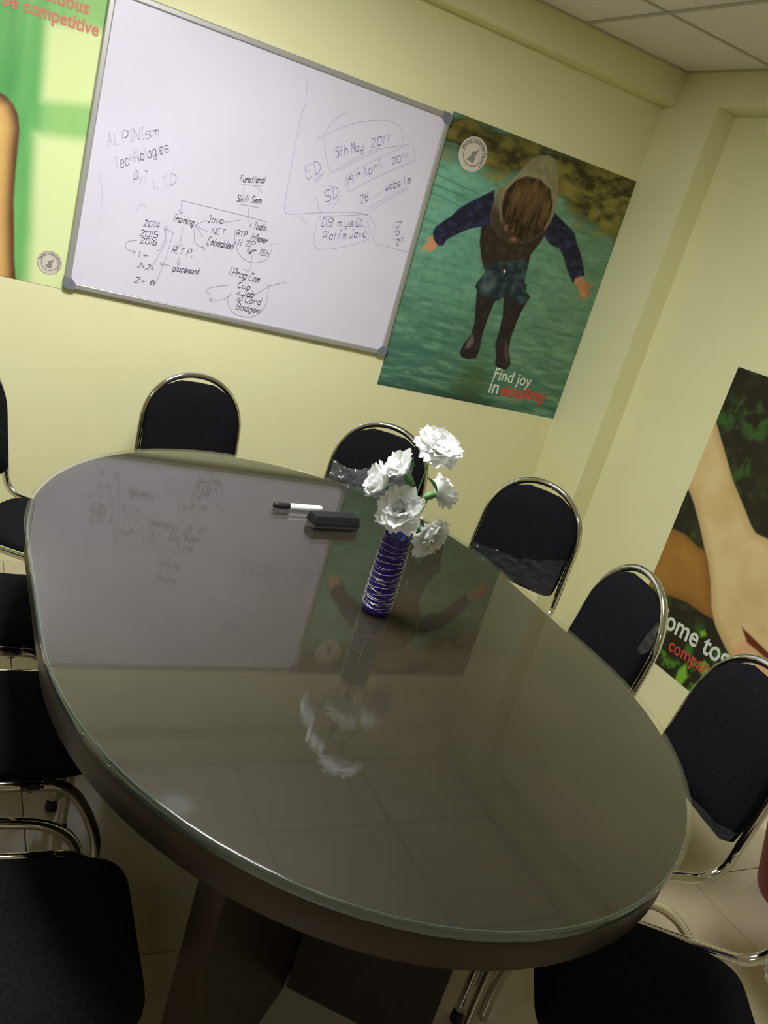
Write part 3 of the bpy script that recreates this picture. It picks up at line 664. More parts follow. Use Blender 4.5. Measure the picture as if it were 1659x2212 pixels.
LINES = [[1, [[-1.9236, 1.3966], [-1.9174, 1.3555]]], [1, [[-1.9273, 1.3631], [-1.917, 1.3536], [-1.9089, 1.3659]]], [1, [[-1.9236, 1.3966], [-1.8281, 1.3995], [-1.7187, 1.4032], [-1.6185, 1.4037]]], [1, [[-1.8632, 1.3304], [-1.8316, 1.3551]]], [1, [[-1.8632, 1.3304], [-1.8149, 1.3176]]], [1, [[-1.8607, 1.3289], [-1.828, 1.2975]]], [1, [[-1.8644, 1.3301], [-1.8561, 1.282], [-1.8437, 1.2683], [-1.8162, 1.2623]]], [1, [[-1.8262, 1.2683], [-1.8139, 1.262], [-1.8212, 1.2547]]], [1, [[-1.9026, 1.3141], [-1.9004, 1.2501]]], [1, [[-1.9101, 1.256], [-1.8999, 1.2481], [-1.8914, 1.2586]]], [1, [[-1.8951, 1.2134], [-1.8923, 1.1887]]], [1, [[-1.9001, 1.1953], [-1.8919, 1.1866], [-1.8853, 1.1967]]], [1, [[-1.9637, 1.2923], [-1.9572, 1.3022], [-1.9501, 1.2978], [-1.9569, 1.2899], [-1.9637, 1.2923]]], [1, [[-1.9509, 1.2915], [-1.9334, 1.2877], [-1.931, 1.2758], [-1.9396, 1.1901], [-1.9505, 1.1367], [-1.9569, 1.1032]]], [1, [[-1.9577, 1.2939], [-1.9536, 1.2619], [-1.9647, 1.2217], [-1.972, 1.2158]]], [1, [[-1.9503, 1.2668], [-1.9497, 1.2421], [-1.9802, 1.1593]]], [1, [[-2.0436, 1.2332], [-2.0702, 1.2225], [-2.0775, 1.2064], [-2.0656, 1.197], [-2.0427, 1.1944]]], [1, [[-2.0516, 1.1984], [-2.0417, 1.1938], [-2.0475, 1.187]]], [1, [[-1.9157, 1.1767], [-1.9539, 1.1761]]], [1, [[-1.9449, 1.1846], [-1.9537, 1.1753], [-1.9446, 1.172]]], [1, [[-1.6449, 1.2826], [-1.6417, 1.2593]]], [1, [[-1.723, 1.3536], [-1.7186, 1.3206], [-1.6937, 1.2751], [-1.657, 1.2556], [-1.6165, 1.2609], [-1.5845, 1.284], [-1.5784, 1.3163]]], [1, [[-1.6434, 1.2567], [-1.6409, 1.2264], [-1.666, 1.2249]]], [1, [[-1.6893, 1.1354], [-1.6967, 1.107], [-1.6748, 1.0712], [-1.6396, 1.0606], [-1.5981, 1.0649], [-1.5624, 1.0955], [-1.5537, 1.1386], [-1.5597, 1.1827]]], [1, [[-1.607, 1.1426], [-1.5567, 1.1901]]], [1, [[-1.5686, 1.1897], [-1.555, 1.1928], [-1.5581, 1.1762]]], [1, [[-1.5545, 1.1906], [-1.4984, 1.217]]], [1, [[-1.7038, 1.1588], [-1.7668, 1.1356], [-1.776, 1.1159], [-1.7618, 1.1125]]], [1, [[-1.6884, 1.1312], [-1.7142, 1.1031], [-1.762, 1.0925]]], [1, [[-1.7525, 1.1013], [-1.762, 1.0925], [-1.7498, 1.0885]]], [1, [[-1.7346, 1.5008], [-1.6683, 1.514]]], [1, [[-1.7263, 1.436], [-1.658, 1.4432]]], [1, [[-1.6896, 1.509], [-1.6569, 1.4951]]], [1, [[-1.7265, 1.4948], [-1.7211, 1.4715]]], [1, [[-1.6932, 1.4289], [-1.6841, 1.3805]]], [1, [[-1.7718, 1.3622], [-1.7146, 1.3854]]], [1, [[-1.5607, 1.3404], [-1.5874, 1.3338]]], [1, [[-1.8486, 1.3838], [-1.8367, 1.389]]], [0, [[-2.0597, 1.3223], [-2.0571, 1.341], [-2.045, 1.3522], [-2.0316, 1.3458]]], [0, [[-2.1942, 1.417], [-2.1918, 1.3908], [-2.1777, 1.3638], [-2.1664, 1.2487]]], [0, [[-1.9635, 1.44], [-1.9816, 1.4271]]], [2, [[-1.5911, 1.8856], [-1.579, 1.815], [-1.584, 1.7584], [-1.5809, 1.6888], [-1.5738, 1.5374], [-1.5681, 1.4681], [-1.5572, 1.4523], [-1.5349, 1.4525], [-1.4317, 1.4852], [-1.3246, 1.5148], [-1.2719, 1.5237], [-1.2371, 1.5198], [-1.2131, 1.4966], [-1.2053, 1.4523], [-1.1845, 1.4342], [-1.119, 1.4352], [-1.0476, 1.434]]], [2, [[-1.4244, 1.8289], [-1.4489, 1.8111], [-1.4714, 1.7805], [-1.4836, 1.7502], [-1.4906, 1.7257], [-1.506, 1.7256]]], [2, [[-1.4822, 1.7327], [-1.4637, 1.7531], [-1.4057, 1.7943], [-1.3441, 1.8263], [-1.2855, 1.8471], [-1.2427, 1.8508], [-1.2141, 1.8426], [-1.1939, 1.8146], [-1.1788, 1.791]]], [2, [[-1.4831, 1.7294], [-1.4692, 1.6854], [-1.4324, 1.6287], [-1.4144, 1.6399], [-1.3434, 1.7032], [-1.2842, 1.748], [-1.1822, 1.79]]], [2, [[-1.4103, 1.6379], [-1.3864, 1.6539], [-1.3317, 1.7003], [-1.2762, 1.7457]]], [2, [[-1.3724, 1.6175], [-1.3608, 1.6394], [-1.3182, 1.6793], [-1.2442, 1.7378], [-1.1848, 1.7862], [-1.1564, 1.8038], [-1.1432, 1.7983], [-1.1229, 1.7599], [-1.1341, 1.7472], [-1.2263, 1.6801], [-1.301, 1.6214], [-1.3427, 1.5832], [-1.3716, 1.6146]]], [2, [[-1.2471, 1.5899], [-1.2162, 1.6175]]], [2, [[-1.2574, 1.5437], [-1.2067, 1.5927], [-1.1178, 1.662]]], [2, [[-1.2491, 1.5346], [-1.1999, 1.5832], [-1.119, 1.6536]]], [2, [[-1.4827, 1.5824], [-1.4548, 1.6209]]], [2, [[-1.4779, 1.5775], [-1.4553, 1.6161]]], [2, [[-1.4112, 1.5143], [-1.4016, 1.5311]]], [2, [[-1.3929, 1.5128], [-1.3691, 1.5619]]], [2, [[-1.4392, 1.4673], [-1.2674, 1.521], [-1.2553, 1.5118], [-1.2281, 1.44], [-1.4119, 1.36], [-1.4392, 1.4673]]], [2, [[-1.4625, 1.5336], [-1.4456, 1.5036], [-1.4276, 1.4831]]], [2, [[-1.5017, 1.4511], [-1.4725, 1.4333]]], [2, [[-1.4561, 1.5742], [-1.4467, 1.5784]]], [2, [[-1.4299, 1.5814], [-1.4122, 1.5816]]], [2, [[-1.1346, 1.46], [-1.0837, 1.4844]]]]
yy = -0.0131
for s, x0, z0, x1, z1, hh, ink in TXT:
    L = math.hypot(x1 - x0, z1 - z0); ex = ((x1 - x0) / L, (z1 - z0) / L); ey = (-ex[1], ex[0])
    adv = [2.6 if c in 'iIl.,1' else (3.2 if c == ' ' else 5.6) for c in s]
    tot = sum(adv) - 1.2; kx = L / tot; kz = hh / 7.0
    acc = 0.0; words = [[]]; last = None
    for c, a in zip(s, adv):
        if c == ' ': words.append([])
        if not c.islower(): last = None
        for st in strokes_of(c):
            q = []
            for gxx, gyy in st:
                X = (acc + gxx * (0.9 if a > 3 else 0.5) + random.uniform(-.25, .25)) * kx + (gyy - 2) * kz * 0.26
                Y = (gyy - 2 + random.uniform(-.3, .3)) * kz
                q.append((x0 + ex[0] * X + ey[0] * Y, z0 + ex[1] * X + ey[1] * Y))
            if len(q) > 3: q = [(v.x, v.y) for v in smooth_path([(a_, b_, 0) for a_, b_ in q], 3)]
            if last and ink == 1 and c.islower() and random.random() < 0.3 and words[-1]:
                words[-1].append(ribbon([last, q[0]], 0.0013, yy))
            last = q[-1]
            words[-1].append(ribbon(q, (0.0022, 0.0024, 0.0022)[ink], yy))
        acc += a
    for parts in words:
        if not parts: continue
        v, f = merge(parts)
        loc(link('marker_word', mesh('marker_word', v, f), INK[ink], board))
for ink, pts in LINES:
    pp = [(a, b) for a, b in pts]
    if len(pp) > 2:
        pp = [(q.x, q.y) for q in smooth_path([(a, b, 0) for a, b in pp], 4)]
    v, f = ribbon(pp, 0.0014, yy - 0.0001)
    loc(link('marker_stroke', mesh('marker_stroke', v, f), INK[ink], board))

# ------------------------------------------------------------------ table
TCX, TY0, TY1, TA, TB_ = -1.808, -1.808, -1.39, 0.595, 0.69
def oval(inset=0.0, n=40):
    out = []
    a, b = TA - inset, TB_ - inset
    for k in range(n + 1):
        t = math.pi * k / n
        out.append((a * math.cos(t), TY1 + b * math.sin(t) + 1.6))
    for k in range(n + 1):
        t = math.pi + math.pi * k / n
        out.append((a * math.cos(t), TY0 + b * math.sin(t) + 1.6))
    return out
table = tag(empty('conference_table', (TCX, -1.6, 0)), 'oval brown conference table with a glass top', 'table')
def slab(name, inset, z0, z1, m, bev, parent):
    v, f = prism_vf(oval(inset), z0, z1)
    me = mesh(name, v, f)
    bm = bmesh.new(); bm.from_mesh(me)
    if bev:
        es = [e for e in bm.edges if abs(e.verts[0].co.z - e.verts[1].co.z) < 1e-6]
        bmesh.ops.bevel(bm, geom=es, offset=bev, segments=3, profile=0.5, affect='EDGES')
    bmesh.ops.recalc_face_normals(bm, faces=bm.faces)
    bm.to_mesh(me); bm.free()
    for p in me.polygons:
        if abs(p.normal.z) < 0.999: p.use_smooth = True
    return link(name, me, m, parent)
slab('table_top', 0.006, 0.725, 0.7432, WOODTOP, 0.002, table)
slab('apron', 0.010, 0.672, 0.7248, WOOD, 0.003, table)
slab('glass_sheet', 0.0, 0.7436, 0.750, GLASS, 0.0022, table)
g = table.children[-1]; g.data.materials.append(GEDGE)
for p in g.data.polygons:
    if abs(p.normal.z) < 0.97: p.material_index = 1
# base: a spine panel with forked panels at both ends
def panel(name, x0, y0, x1, y1, th=0.045, z0=0.0, z1=0.671):
    L = math.hypot(x1 - x0, y1 - y0); dx, dy = (x1 - x0) / L, (y1 - y0) / L
    nx, ny = -dy * th / 2, dx * th / 2
    q = [(x0 + nx, y0 + ny), (x0 - nx, y0 - ny), (x1 - nx, y1 - ny), (x1 + nx, y1 + ny)]
    v, f = prism_vf(q, z0, z1)
    return link(name, fix(mesh(name, v, f)), WOOD, table)
yn, yf = -1.895 + 1.6, -1.29 + 1.6
panel('base_spine', -0.017, yn, -0.017, yf, 0.06)
for s in (-1, 1):
    k = 0.36 if s < 0 else 0.24
    panel('base_leg', -0.017 + s * 0.018, yn - 0.018, -0.017 + s * k, yn - k * 0.92)
    panel('base_leg', -0.017 + s * 0.018, yf + 0.018, -0.017 + s * 0.22, yf + 0.20)

# ------------------------------------------------------------------ chairs
SH = (0.8533, 0.1845, 0.1741, 0.1779, 0.1647, 0.4311, 0.0714, 0.9446)
def loop_path():
    h, a, w, w2, rake, s, rb, e = SH
    z1 = h - a; L = []
    for v in (0.35, 0.30, 0.2, 0.12, rb): L.append((w2, v, s))
    for k in range(1, 8):
        t = math.pi / 2 * k / 7; L.append((w2, rb - rb * math.sin(t), s + rb - rb * math.cos(t)))
    for k in range(1, 9):
        z = s + rb + (z1 - s - rb) * k / 8; q = k / 8
        L.append((w2 + (w - w2) * q, -rake * (z - s - rb), z))
    T = []
    for k in range(1, 32):
        t = math.pi * k / 32; c, sn = math.cos(t), math.sin(t)
        T.append((w * math.copysign(abs(c) ** e, c), -rake * (z1 + a * sn ** e - s - rb), z1 + a * sn ** e))
    return L + T + [(-u, v, z) for u, v, z in L[::-1]]
def cl(u, v, z): return (v, -u, z)      # chair space: x forward, y left
def loop_half(z):
    h, a, w, w2, rake, s, rb, e = SH
    z1 = h - a
    if z <= z1: return w2 + (w - w2) * max(0, (z - s - rb) / (z1 - s - rb))
    q = min(1.0, ((z - z1) / a) ** (1 / e)); return w * math.sqrt(max(0, 1 - q * q)) ** e
R_T = 0.0108

def cushion(outline, front, back, crown, rnd=0.012, rings=7):
    """outline (2d, centre near 0,0) -> closed soft pad, thickness from back to front with a domed front"""
    n = len(outline); V, F = [], []
    prof = [(1.0 - rnd * 3, back), (1.0, back + (front - back) * 0.25), (1.0, back + (front - back) * 0.6)]
    for k in range(rings):
        t = (k + 1) / rings
        prof.append((1.0 - 0.10 * t ** 1.5 if k < 3 else 1.0 - t ** 1.6 * 0.97, front + crown * (1 - (1.0 - t) ** 2) if k >= 3 else front * (0.6 + 0.4 * (t * rings / 3)) + back * (0.4 - 0.4 * (t * rings / 3))))
    prof.sort(key=lambda q: 0)
    for s, d in prof:
        for (a, b) in outline: V.append((a * s, b * s, d))
    m = len(prof)
    for i in range(m - 1):
        for k in range(n):
            k2 = (k + 1) % n; F.append((i * n + k, i * n + k2, (i + 1) * n + k2, (i + 1) * n + k))
    F.append(tuple(range(n - 1, -1, -1))); F.append(tuple((m - 1) * n + k for k in range(n)))
    return V, F

def rounded(pts, r, seg=5):
    """round the corners of a closed polygon"""
    out = []; n = len(pts)
    for i in range(n):
        p0, p, p1 = Vector(pts[i - 1]), Vector(pts[i]), Vector(pts[(i + 1) % n])
        rr = r[i] if isinstance(r, (list, tuple)) else r
        a = (p0 - p); b = (p1 - p)
        ra = min(rr, a.length * 0.49); rb_ = min(rr, b.length * 0.49)
        A = p + a.normalized() * ra; Bq = p + b.normalized() * rb_
        for k in range(seg + 1):
            t = k / seg
            out.append(tuple((1 - t) ** 2 * A + 2 * t * (1 - t) * p + t * t * Bq))
    return out

def seat_mesh():
    o = rounded([(0.07, -0.135), (0.07, 0.135), (0.18, 0.166), (0.36, 0.166), (0.455, 0.150), (0.455, -0.150), (0.36, -0.166), (0.18, -0.166)],
                [0.05, 0.05, 0.06, 0.06, 0.055, 0.055, 0.06, 0.06])
    cx = 0.265
    V, F = cushion([(x - cx, y * 0.975) for x, y in o], 0.012, -0.018, 0.008)
    V = [(x + cx, y, z + 0.440) for x, y, z in V]
    return fix(mesh('seat', V, F, True))

def back_mesh():
    h, a, w, w2, rake, s, rb, e = SH
    zt, zb = 0.829, 0.503
    right = []
    for k in range(13):
        z = zb + (zt - zb) * k / 12
        hw = min(0.164, loop_half(min(z + 0.004, h)) - 0.006)
        right.append((hw, z))
    # rounded lower corners, softly rounded upper corners
    lowr = [(0.0, zb - 0.002), (0.08, zb - 0.001), (0.138, zb + 0.002), (0.158, zb + 0.014)]
    right = lowr + [q for q in right if q[1] > zb + 0.03][:-1] + [(right[-1][0] - 0.004, zt - 0.006), (right[-1][0] - 0.020, zt), (0.0, zt + 0.002)]
    o = right + [(-u, z) for u, z in right[-2:0:-1]]
    zc = 0.66
    V, F = cushion([(u, z - zc) for u, z in o], 0.016, -0.012, 0.012)
    W = []
    for u, dz, d in V:
        z = dz + zc
        W.append((-rake * (z - s - rb) + d + 0.006, -u, z))
    return fix(mesh('backrest', W, F, True))

def film_mesh(side, seed, amp=0.008, rough=0.30):
    """a crumpled sheet: side = list of two polylines (bottom, top) of points (u, z) on the front of the back pad"""
    h, a, w, w2, rake, s, rb, e = SH
    g = np.random.default_rng(seed)
    bot, top, off = side
    nu, nv = 60, 22
    V, F = [], []
    def at(pl, t):
        t *= len(pl) - 1; i = min(int(t), len(pl) - 2); k = t - i
        return (pl[i][0] * (1 - k) + pl[i + 1][0] * k, pl[i][1] * (1 - k) + pl[i + 1][1] * k)
    ph = g.random((6, 3)) * 6.28
    jit = g.random((nv + 1, nu + 1))
    for j in range(nv + 1):
        for i in range(nu + 1):
            p, q = at(bot, i / nu), at(top, i / nu); t = j / nv
            u = p[0] * (1 - t) + q[0] * t; z = p[1] * (1 - t) + q[1] * t
            fold = sum(math.sin((6 + 5 * m) * (u * 6 * math.cos(ph[m, 2]) + (z - 0.5) * 9 * math.sin(ph[m, 2])) + ph[m, 0]) / (1 + m * 0.6) for m in range(6))
            d = off + amp * (abs(fold) * 0.5 + rough * jit[j, i])
            V.append((-rake * (z - s - rb) + d, -u, z))
    for j in range(nv):
        for i in range(nu):
            a0 = j * (nu + 1) + i
            if (i + j) % 2: F += [(a0, a0 + 1, a0 + nu + 2), (a0, a0 + nu + 2, a0 + nu + 1)]
            else: F += [(a0, a0 + 1, a0 + nu + 1), (a0 + 1, a0 + nu + 2, a0 + nu + 1)]
    return mesh('plastic_wrap', V, F, True)

def make_chair():
    t = empty('visitor_chair')
    link('seat', seat_mesh(), FABRIC, t)
    link('backrest', back_mesh(), FABRIC, t)
    v, f = tube_vf([cl(*q) for q in loop_path()], R_T, 12)
    link('frame', fix(mesh('frame', v, f, True)), CHROME, t)
    for s in (-1, 1):
        u = s * SH[3]
        fr = smooth_path([cl(u, 0.345, 0.431), cl(u, 0.375, 0.428), cl(u, 0.405, 0.408), cl(u, 0.434, 0.364), cl(u, 0.457, 0.31), cl(u, 0.467, 0.26), cl(u, 0.471, 0.16), cl(u, 0.472, 0.0125)], 5)
        leg = tube('leg', fr, R_T, CHROME, t)
        v, f = lathe_vf([(0.0, 0.0), (0.0135, 0.0), (0.0145, 0.004), (0.0135, 0.022), (0.0109, 0.024)], 14)
        fc = link('foot_cap', fix(mesh('foot_cap', [(x + 0.472, y - u, z) for x, y, z in v], f, True)), RUBBER, leg)
        ar = smooth_path([cl(u, 0.449, 0.10), cl(u, 0.4485, 0.155), cl(u, 0.444, 0.213), cl(u, 0.432, 0.272), cl(u, 0.412, 0.308), cl(u, 0.378, 0.333), cl(u, 0.336, 0.346), cl(u, 0.26, 0.352), cl(u, 0.19, 0.355), cl(u, 0.150, 0.356),
                          cl(u, 0.098, 0.340), cl(u, 0.046, 0.305), cl(u, 0.002, 0.256), cl(u, -0.030, 0.20), cl(u, -0.075, 0.0125)], 4)
        leg = tube('leg', ar, R_T, CHROME, t)
        v, f = lathe_vf([(0.0, 0.0), (0.0135, 0.0), (0.0145, 0.004), (0.0135, 0.022), (0.0109, 0.024)], 14)
        link('foot_cap', fix(mesh('foot_cap', [(x - 0.0755, y - u, z) for x, y, z in v], f, True)), RUBBER, leg)
    for v_ in (0.13, 0.33):
        tube('stretcher', [cl(-SH[3], v_, 0.420), cl(SH[3], v_, 0.420)], 0.008, CHROME, t)
    return t

def copy_tree(o, parent=None):
    c = o.copy(); COL.objects.link(c)
    if parent is not None: c.parent = parent
    for ch in list(o.children): copy_tree(ch, c)
    return c

CH = {'C1': [-1.7859, -0.2442, -1.5282], 'C2': [-1.1726, -0.4942, -2.1817], 'C3': [-0.7762, -0.9031, -2.569], 'C4': [-0.9417, -1.5586, 2.9384], 'C5': [-0.9797, -2.0203, 2.8914], 'C6': [-1.2199, -2.5488, 2.5495], 'C0': [-2.4746, -0.5396, -0.608], 'C7': [-2.7, -1.135, -0.07], 'C8': [-2.7, -1.605, 0.0], 'C9': [-2.7, -2.125, -0.04]}
proto = make_chair()
kids = list(proto.children)
spots = [
 ('C0', 'black chrome chair at the far left, its back against the frame edge by the wall'),
 ('C7', 'second chair from the wall along the left side, black seat beside table'),
 ('C8', 'third chair from the wall along the left side, black seat beside table'),
 ('C9', 'nearest chair on the left side, its big black seat in the bottom left corner'),
 ('C1', 'black round-backed chair under the whiteboard, alone behind the table'),
 ('C2', 'black round-backed chair behind the white flowers, crinkled plastic over its back'),
 ('C3', 'black round-backed chair under the boot poster corner, plastic strip across its back'),
 ('C4', 'black round-backed chair before the joined-hands poster, torn plastic on its right rim'),
 ('C5', 'black round-backed chair beside the red bin, whole backrest seen'),
 ('C6', 'black chair at bottom right, only its seat and rail seen'),
]
chairs = {}
for i, (k, lab) in enumerate(spots):
    c = proto if i == 0 else copy_tree(proto)
    x, y, th = CH[k]
    c.location = (x, y, 0); c.rotation_euler = (0, 0, th)
    tag(c, lab, 'chair', 'chairs around the oval table')
    chairs[k] = c
def wrap(k, side, seed, amp, rough=0.3):
    o = link('plastic_wrap', film_mesh(side, seed, amp, rough), FILM2 if rough > 0.5 else FILM, chairs[k])
    o['label'] = 'crinkled clear plastic left on the chair'
wrap('C2', ([(0.162, 0.52), (0.0, 0.515), (-0.162, 0.52)], [(0.163, 0.690), (0.116, 0.677), (0.063, 0.683), (0.026, 0.705), (-0.017, 0.735), (-0.06, 0.762), (-0.11, 0.785)], 0.032), 3, 0.011, 0.9)
wrap('C3', ([(0.162, 0.545), (0.077, 0.53), (-0.045, 0.515), (-0.162, 0.510)], [(0.163, 0.580), (0.126, 0.580), (0.064, 0.588), (0.0, 0.595), (-0.065, 0.610), (-0.125, 0.634), (-0.163, 0.652)], 0.031), 8, 0.006)
wrap('C4', ([(-0.150, 0.705), (-0.168, 0.70), (-0.186, 0.72)], [(-0.148, 0.745), (-0.160, 0.79), (-0.182, 0.79)], 0.030), 5, 0.006)
wrap('C5', ([(0.13, 0.505), (0.0, 0.503), (-0.13, 0.505), (-0.175, 0.52)], [(0.14, 0.525), (0.0, 0.520), (-0.12, 0.535), (-0.178, 0.555)], 0.030), 9, 0.005)
wrap('C6', ([(0.14, 0.470), (0.0, 0.465), (-0.10, 0.470)], [(0.15, 0.57), (0.0, 0.555), (-0.10, 0.56)], 0.024), 12, 0.009, 0.8)


# ------------------------------------------------------------------ things on the table
ZT = 0.7503
# marker
mk = tag(empty('marker_pen', (-1.7095, -1.1097, ZT + 0.0085), math.atan2(0.012, 0.142)), 'black and white marker pen lying on the table by the duster', 'pen')
def along_x(prof, n=20):
    v, f = lathe_vf(prof, n)
    return [(z, x, y) for x, y, z in v], f
v, f = along_x([(0.0, 0.073), (0.0040, 0.073), (0.0062, 0.070), (0.0072, 0.064), (0.0078, 0.060), (0.0078, -0.030), (0.0, -0.030)])
link('barrel', fix(mesh('barrel', v, f, True)), MARKW, mk)
v, f = along_x([(0.0, -0.026), (0.0083, -0.026), (0.0085, -0.030), (0.0083, -0.066), (0.0070, -0.0715), (0.0, -0.0725)])
link('cap', fix(mesh('cap', v, f, True)), MARKB, mk)
# duster
dang = math.atan2(-1.218 + 1.236, -1.578 + 1.711)
du = tag(empty('duster', (-1.6415, -1.200, ZT), dang), 'black whiteboard duster with a felt base on the table', 'duster')
box('felt_pad', (-0.068, 0.068, -0.021, 0.021, 0.0, 0.008), FELT, du, 0.001, 1)
q0 = [(-0.069, -0.024), (0.069, -0.024), (0.069, 0.024), (-0.069, 0.024)]
lv = []
for (sx, sy, z) in ((1, 1, 0.008), (1, 1, 0.013), (0.965, 0.78, 0.030), (0.95, 0.72, 0.033)):
    lv.append([(x * sx, y * sy, z) for x, y in q0])
V = [p for l in lv for p in l]; F = [(3, 2, 1, 0), (12, 13, 14, 15)]
for i in range(3):
    for k in range(4): F.append((i * 4 + k, i * 4 + (k + 1) % 4, i * 4 + 4 + (k + 1) % 4, i * 4 + 4 + k))
me = mesh('grip', V, F); bm = bmesh.new(); bm.from_mesh(me)
bmesh.ops.bevel(bm, geom=list(bm.edges), offset=0.0008, segments=1, profile=0.5, affect='EDGES'); bm.to_mesh(me); bm.free()
link('grip', me, DUST, du)

# vase
VX, VY = (-1.7156, -1.6535)
VH = 0.176
vase = tag(empty('vase', (VX, VY, ZT)), 'slim purple cylinder vase wound with silver wire on the table', 'vase')
v, f = lathe_vf([(0.0, 0.0), (0.030, 0.0), (0.0322, 0.002), (0.0322, 0.02), (0.0312, 0.09), (0.0300, VH - 0.004), (0.0290, VH), (0.0270, VH - 0.002), (0.0270, 0.012), (0.0, 0.010)], 40)
link('body', fix(mesh('body', v, f, True)), VASE, vase)
wr = random.Random(4)
wires = []
for (turns, sgn, z0, z1, w) in ((13, 1, 0.008, VH - 0.014, 0.010), (9, 1, 0.014, VH - 0.030, 0.016), (4, -1, 0.010, VH * 0.5, 0.014)):
    path = []; n_ = turns * 24
    tl = [wr.uniform(-1, 1) for _ in range(turns + 2)]; ph = [wr.uniform(0, 6.28) for _ in range(turns + 2)]
    for i in range(n_ + 1):
        t = i / n_; a = sgn * 2 * math.pi * turns * t
        q = t * turns; i0 = int(q); k = q - i0
        amp = tl[i0] * (1 - k) + tl[i0 + 1] * k; pp_ = ph[i0] * (1 - k) + ph[i0 + 1] * k
        z = z0 + (z1 - z0) * t + w * (0.30 + 0.42 * amp) * math.sin(a * 1.0 + 0.8 + 0.5 * sgn) + 0.0015 * math.sin(3 * a + pp_)
        z = min(VH - 0.004, max(0.004, z))
        r = 0.0328 - 0.0021 * z / VH + 0.0007 * (1 + math.sin(a * 0.61 + pp_))
        path.append((r * math.cos(a), r * math.sin(a), z))
    wires.append(tube_vf(path, 0.00042, 5))
v, f = merge(wires)
link('wire_wrap', mesh('wire_wrap', v, f, True), WIRE, vase)

# flowers: each an artificial carnation on its own stem, petals built one by one
def petal_mesh(seed, L=0.040, W=0.037):
    g = np.random.default_rng(seed)
    V, F = [], []
    nu, nv = 8, 5
    ph = g.random(4) * 6.28
    for j in range(nv + 1):
        t = j / nv
        w = W * (0.20 + 0.80 * math.sin(min(1.0, t * 1.25) * math.pi / 2)) * (1 - 0.30 * max(0, t - 0.72) / 0.28)
        for i in range(nu + 1):
            s = i / nu * 2 - 1
            y = s * w / 2
            edge = 1.0 - 0.20 * s * s
            x = L * t * edge + (0.0018 * math.sin(s * 8 + ph[0]) + 0.0010 * math.sin(s * 15 + ph[1])) * t ** 3
            z = 0.012 * t ** 1.8 + 0.006 * (s * s) * (1 - 0.2 * t) + (0.0026 * math.sin(s * 7 + ph[2]) + 0.0012 * math.sin(s * 15 + ph[3])) * t ** 2 - 0.007 * max(0, t - 0.7) * 3
            V.append((x, y, z))
    for j in range(nv):
        for i in range(nu):
            a0 = j * (nu + 1) + i
            F.append((a0, a0 + 1, a0 + nu + 2, a0 + nu + 1))
    me = mesh('petal', V, F, True); me.materials.append(PETAL)
    return me
PETALS = [petal_mesh(100 + i) for i in range(5)]
def leaf_mesh(L, W):
    V, F = [], []
    for j in range(7):
        t = j / 6; w = W * math.sin(math.pi * (0.08 + 0.9 * t)) ** 0.8
        V += [(L * t, -w / 2, 0.004 * math.sin(t * 3)), (L * t, 0, 0.004 * math.sin(t * 3) - 0.0025), (L * t, w / 2, 0.004 * math.sin(t * 3))]
        if j: b = j * 3; F += [(b - 3, b - 2, b + 1, b), (b - 2, b - 1, b + 2, b + 1)]
    return mesh('leaf', V, F, True)
LEAFM = leaf_mesh(0.034, 0.019)

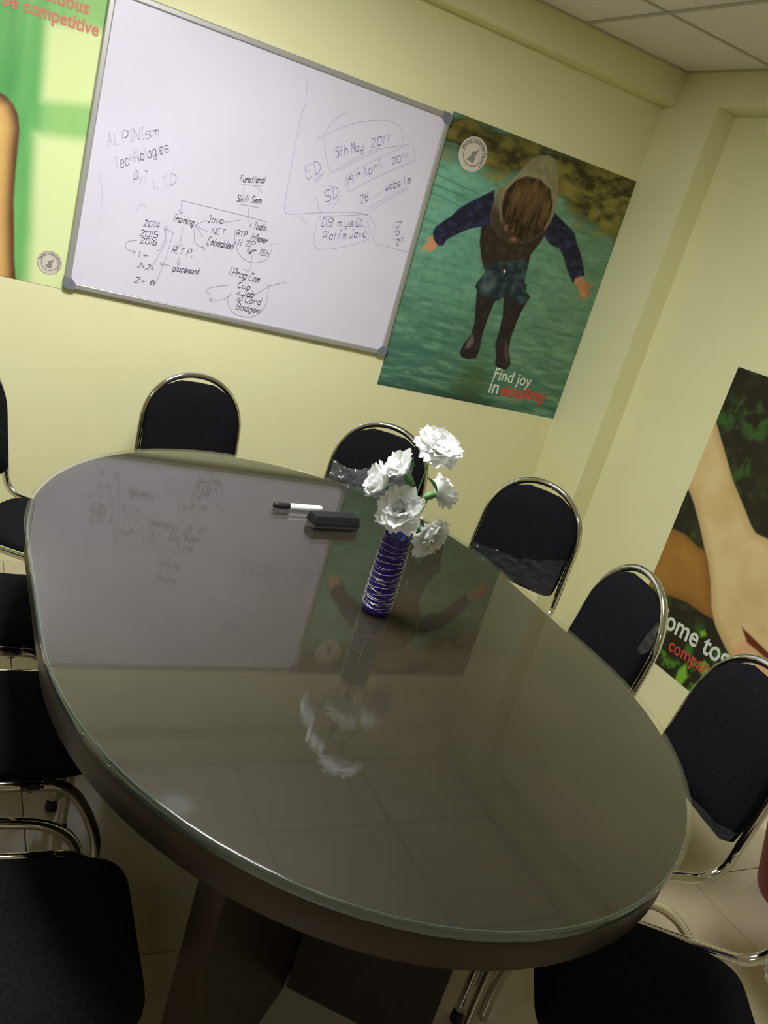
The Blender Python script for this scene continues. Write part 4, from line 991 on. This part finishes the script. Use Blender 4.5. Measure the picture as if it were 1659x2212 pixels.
bouquet = tag(empty('bouquet', (VX, VY, ZT + VH - 0.03)), 'bunch of white artificial carnations with green leaves standing in the purple vase', 'flowers')
def flower(pos, axis, size, n, open_, leaves=()):
    axis = Vector(axis).normalized()
    q = axis.to_track_quat('Z', 'Y')
    root = bouquet
    head = Vector(pos) - Vector((VX, VY, ZT + VH - 0.03))
    # stem from inside the vase to the head
    s0 = Vector((0.012 * axis.x, 0.012 * axis.y, -0.10))
    sp = smooth_path([s0, Vector((head.x * 0.25, head.y * 0.25, min(0.012, head.z * 0.3))), head * 0.7, head - axis * 0.012 * size], 5)
    tube('stem', sp, 0.0016, STEM, root, 6)
    v, f = lathe_vf([(0.0, -0.020), (0.005, -0.017), (0.0075, -0.004), (0.006, 0.004), (0.0, 0.005)], 12)
    v = [head - axis * 0.004 + q @ (Vector(p) * size) for p in v]
    cal = link('flower', fix(mesh('flower', v, f, True)), STEM, root)
    rg = random.Random(int(abs(pos[0]) * 1e5) % 9973)
    rings = [(0.45, 0.10, 1.02), (0.33, 0.50, 1.0), (0.22, 0.95, 0.86), (0.0, 1.35, 0.62)]
    cnt = [n, n - 1, max(3, n - 3), 3]
    for (lift, tilt, sc), m in zip(rings, cnt):
        for k in range(m):
            a = 2 * math.pi * (k + rg.uniform(-.2, .2)) / m + lift * 7
            tl = (tilt + rg.uniform(-.14, .14) + (1 - open_) * 0.9)
            tl = min(tl, 1.5)
            o = link('petal', PETALS[rg.randrange(5)], None, cal)
            o.rotation_mode = 'QUATERNION'
            from_q = Matrix.Rotation(a, 3, 'Z') @ Matrix.Rotation(-tl, 3, 'Y') @ Matrix.Rotation(rg.uniform(-.25, .25), 3, 'X')
            o.rotation_quaternion = q @ from_q.to_quaternion()
            o.location = head + axis * (0.002 * size) + (q @ Vector((math.cos(a), math.sin(a), 0))) * 0.0015
            o.scale = (sc * size * rg.uniform(0.9, 1.08),) * 3
    for lp, ld in leaves:
        o = link('leaf', LEAFM, LEAF, root)
        o.rotation_mode = 'QUATERNION'; o.rotation_quaternion = Vector(ld).normalized().to_track_quat('X', 'Z')
        o.location = Vector(lp) - root.location
    return root
FL = [[-1.6953, -1.6593, 1.1174], [-1.7366, -1.6518, 1.0555], [-1.7545, -1.6233, 1.0174], [-1.6459, -1.6308, 1.017], [-1.7287, -1.6624, 0.9808], [-1.6782, -1.6873, 0.9512]]
LF = [[-1.7221, -1.643, 1.0744], [-1.6917, -1.6615, 1.0611], [-1.7179, -1.6456, 1.0206]]
toC = -CF
R_, U_ = CR, CU
WZ = Vector((0, 0, 1)); H_ = Vector((CR.x, CR.y, 0)).normalized(); K_ = Vector((-CF.x, -CF.y, 0)).normalized()
flower(FL[0], K_ * 0.5 + WZ * 0.75 + H_ * 0.15, 1.30, 8, 1.0, [(LF[1], H_ * 0.6 - WZ * 0.5 + K_ * 0.3)])
flower(FL[1], -H_ * 0.75 + WZ * 0.75 + K_ * 0.25, 1.25, 8, 0.4, [(LF[0], WZ * 0.7 - H_ * 0.6 + K_ * 0.3)])
flower(FL[2], -H_ * 0.9 + WZ * 0.30 + K_ * 0.15, 1.25, 8, 0.6, [(LF[2], -H_ * 0.3 - WZ * 0.2 + K_ * 0.7)])
flower(FL[3], H_ * 0.8 + WZ * 0.35 - K_ * 0.5, 1.15, 7, 0.8)
flower(FL[4], K_ * 0.75 - H_ * 0.25 + WZ * 0.45, 1.32, 8, 1.0)
flower(FL[5], K_ * 0.6 + H_ * 0.6 - WZ * 0.10, 1.22, 8, 0.9)

# ------------------------------------------------------------------ red bin by the right wall
bn = tag(empty('waste_bin', (-0.195, -1.94, 0)), 'red plastic bin on the floor by the right wall', 'bin')
v, f = lathe_vf([(0.0, 0.0), (0.095, 0.0), (0.112, 0.006), (0.121, 0.022), (0.172, 0.25), (0.178, 0.253), (0.178, 0.262), (0.169, 0.262), (0.167, 0.25), (0.115, 0.02), (0.0, 0.012)], 40)
link('bucket', fix(mesh('bucket', v, f, True)), REDP, bn)
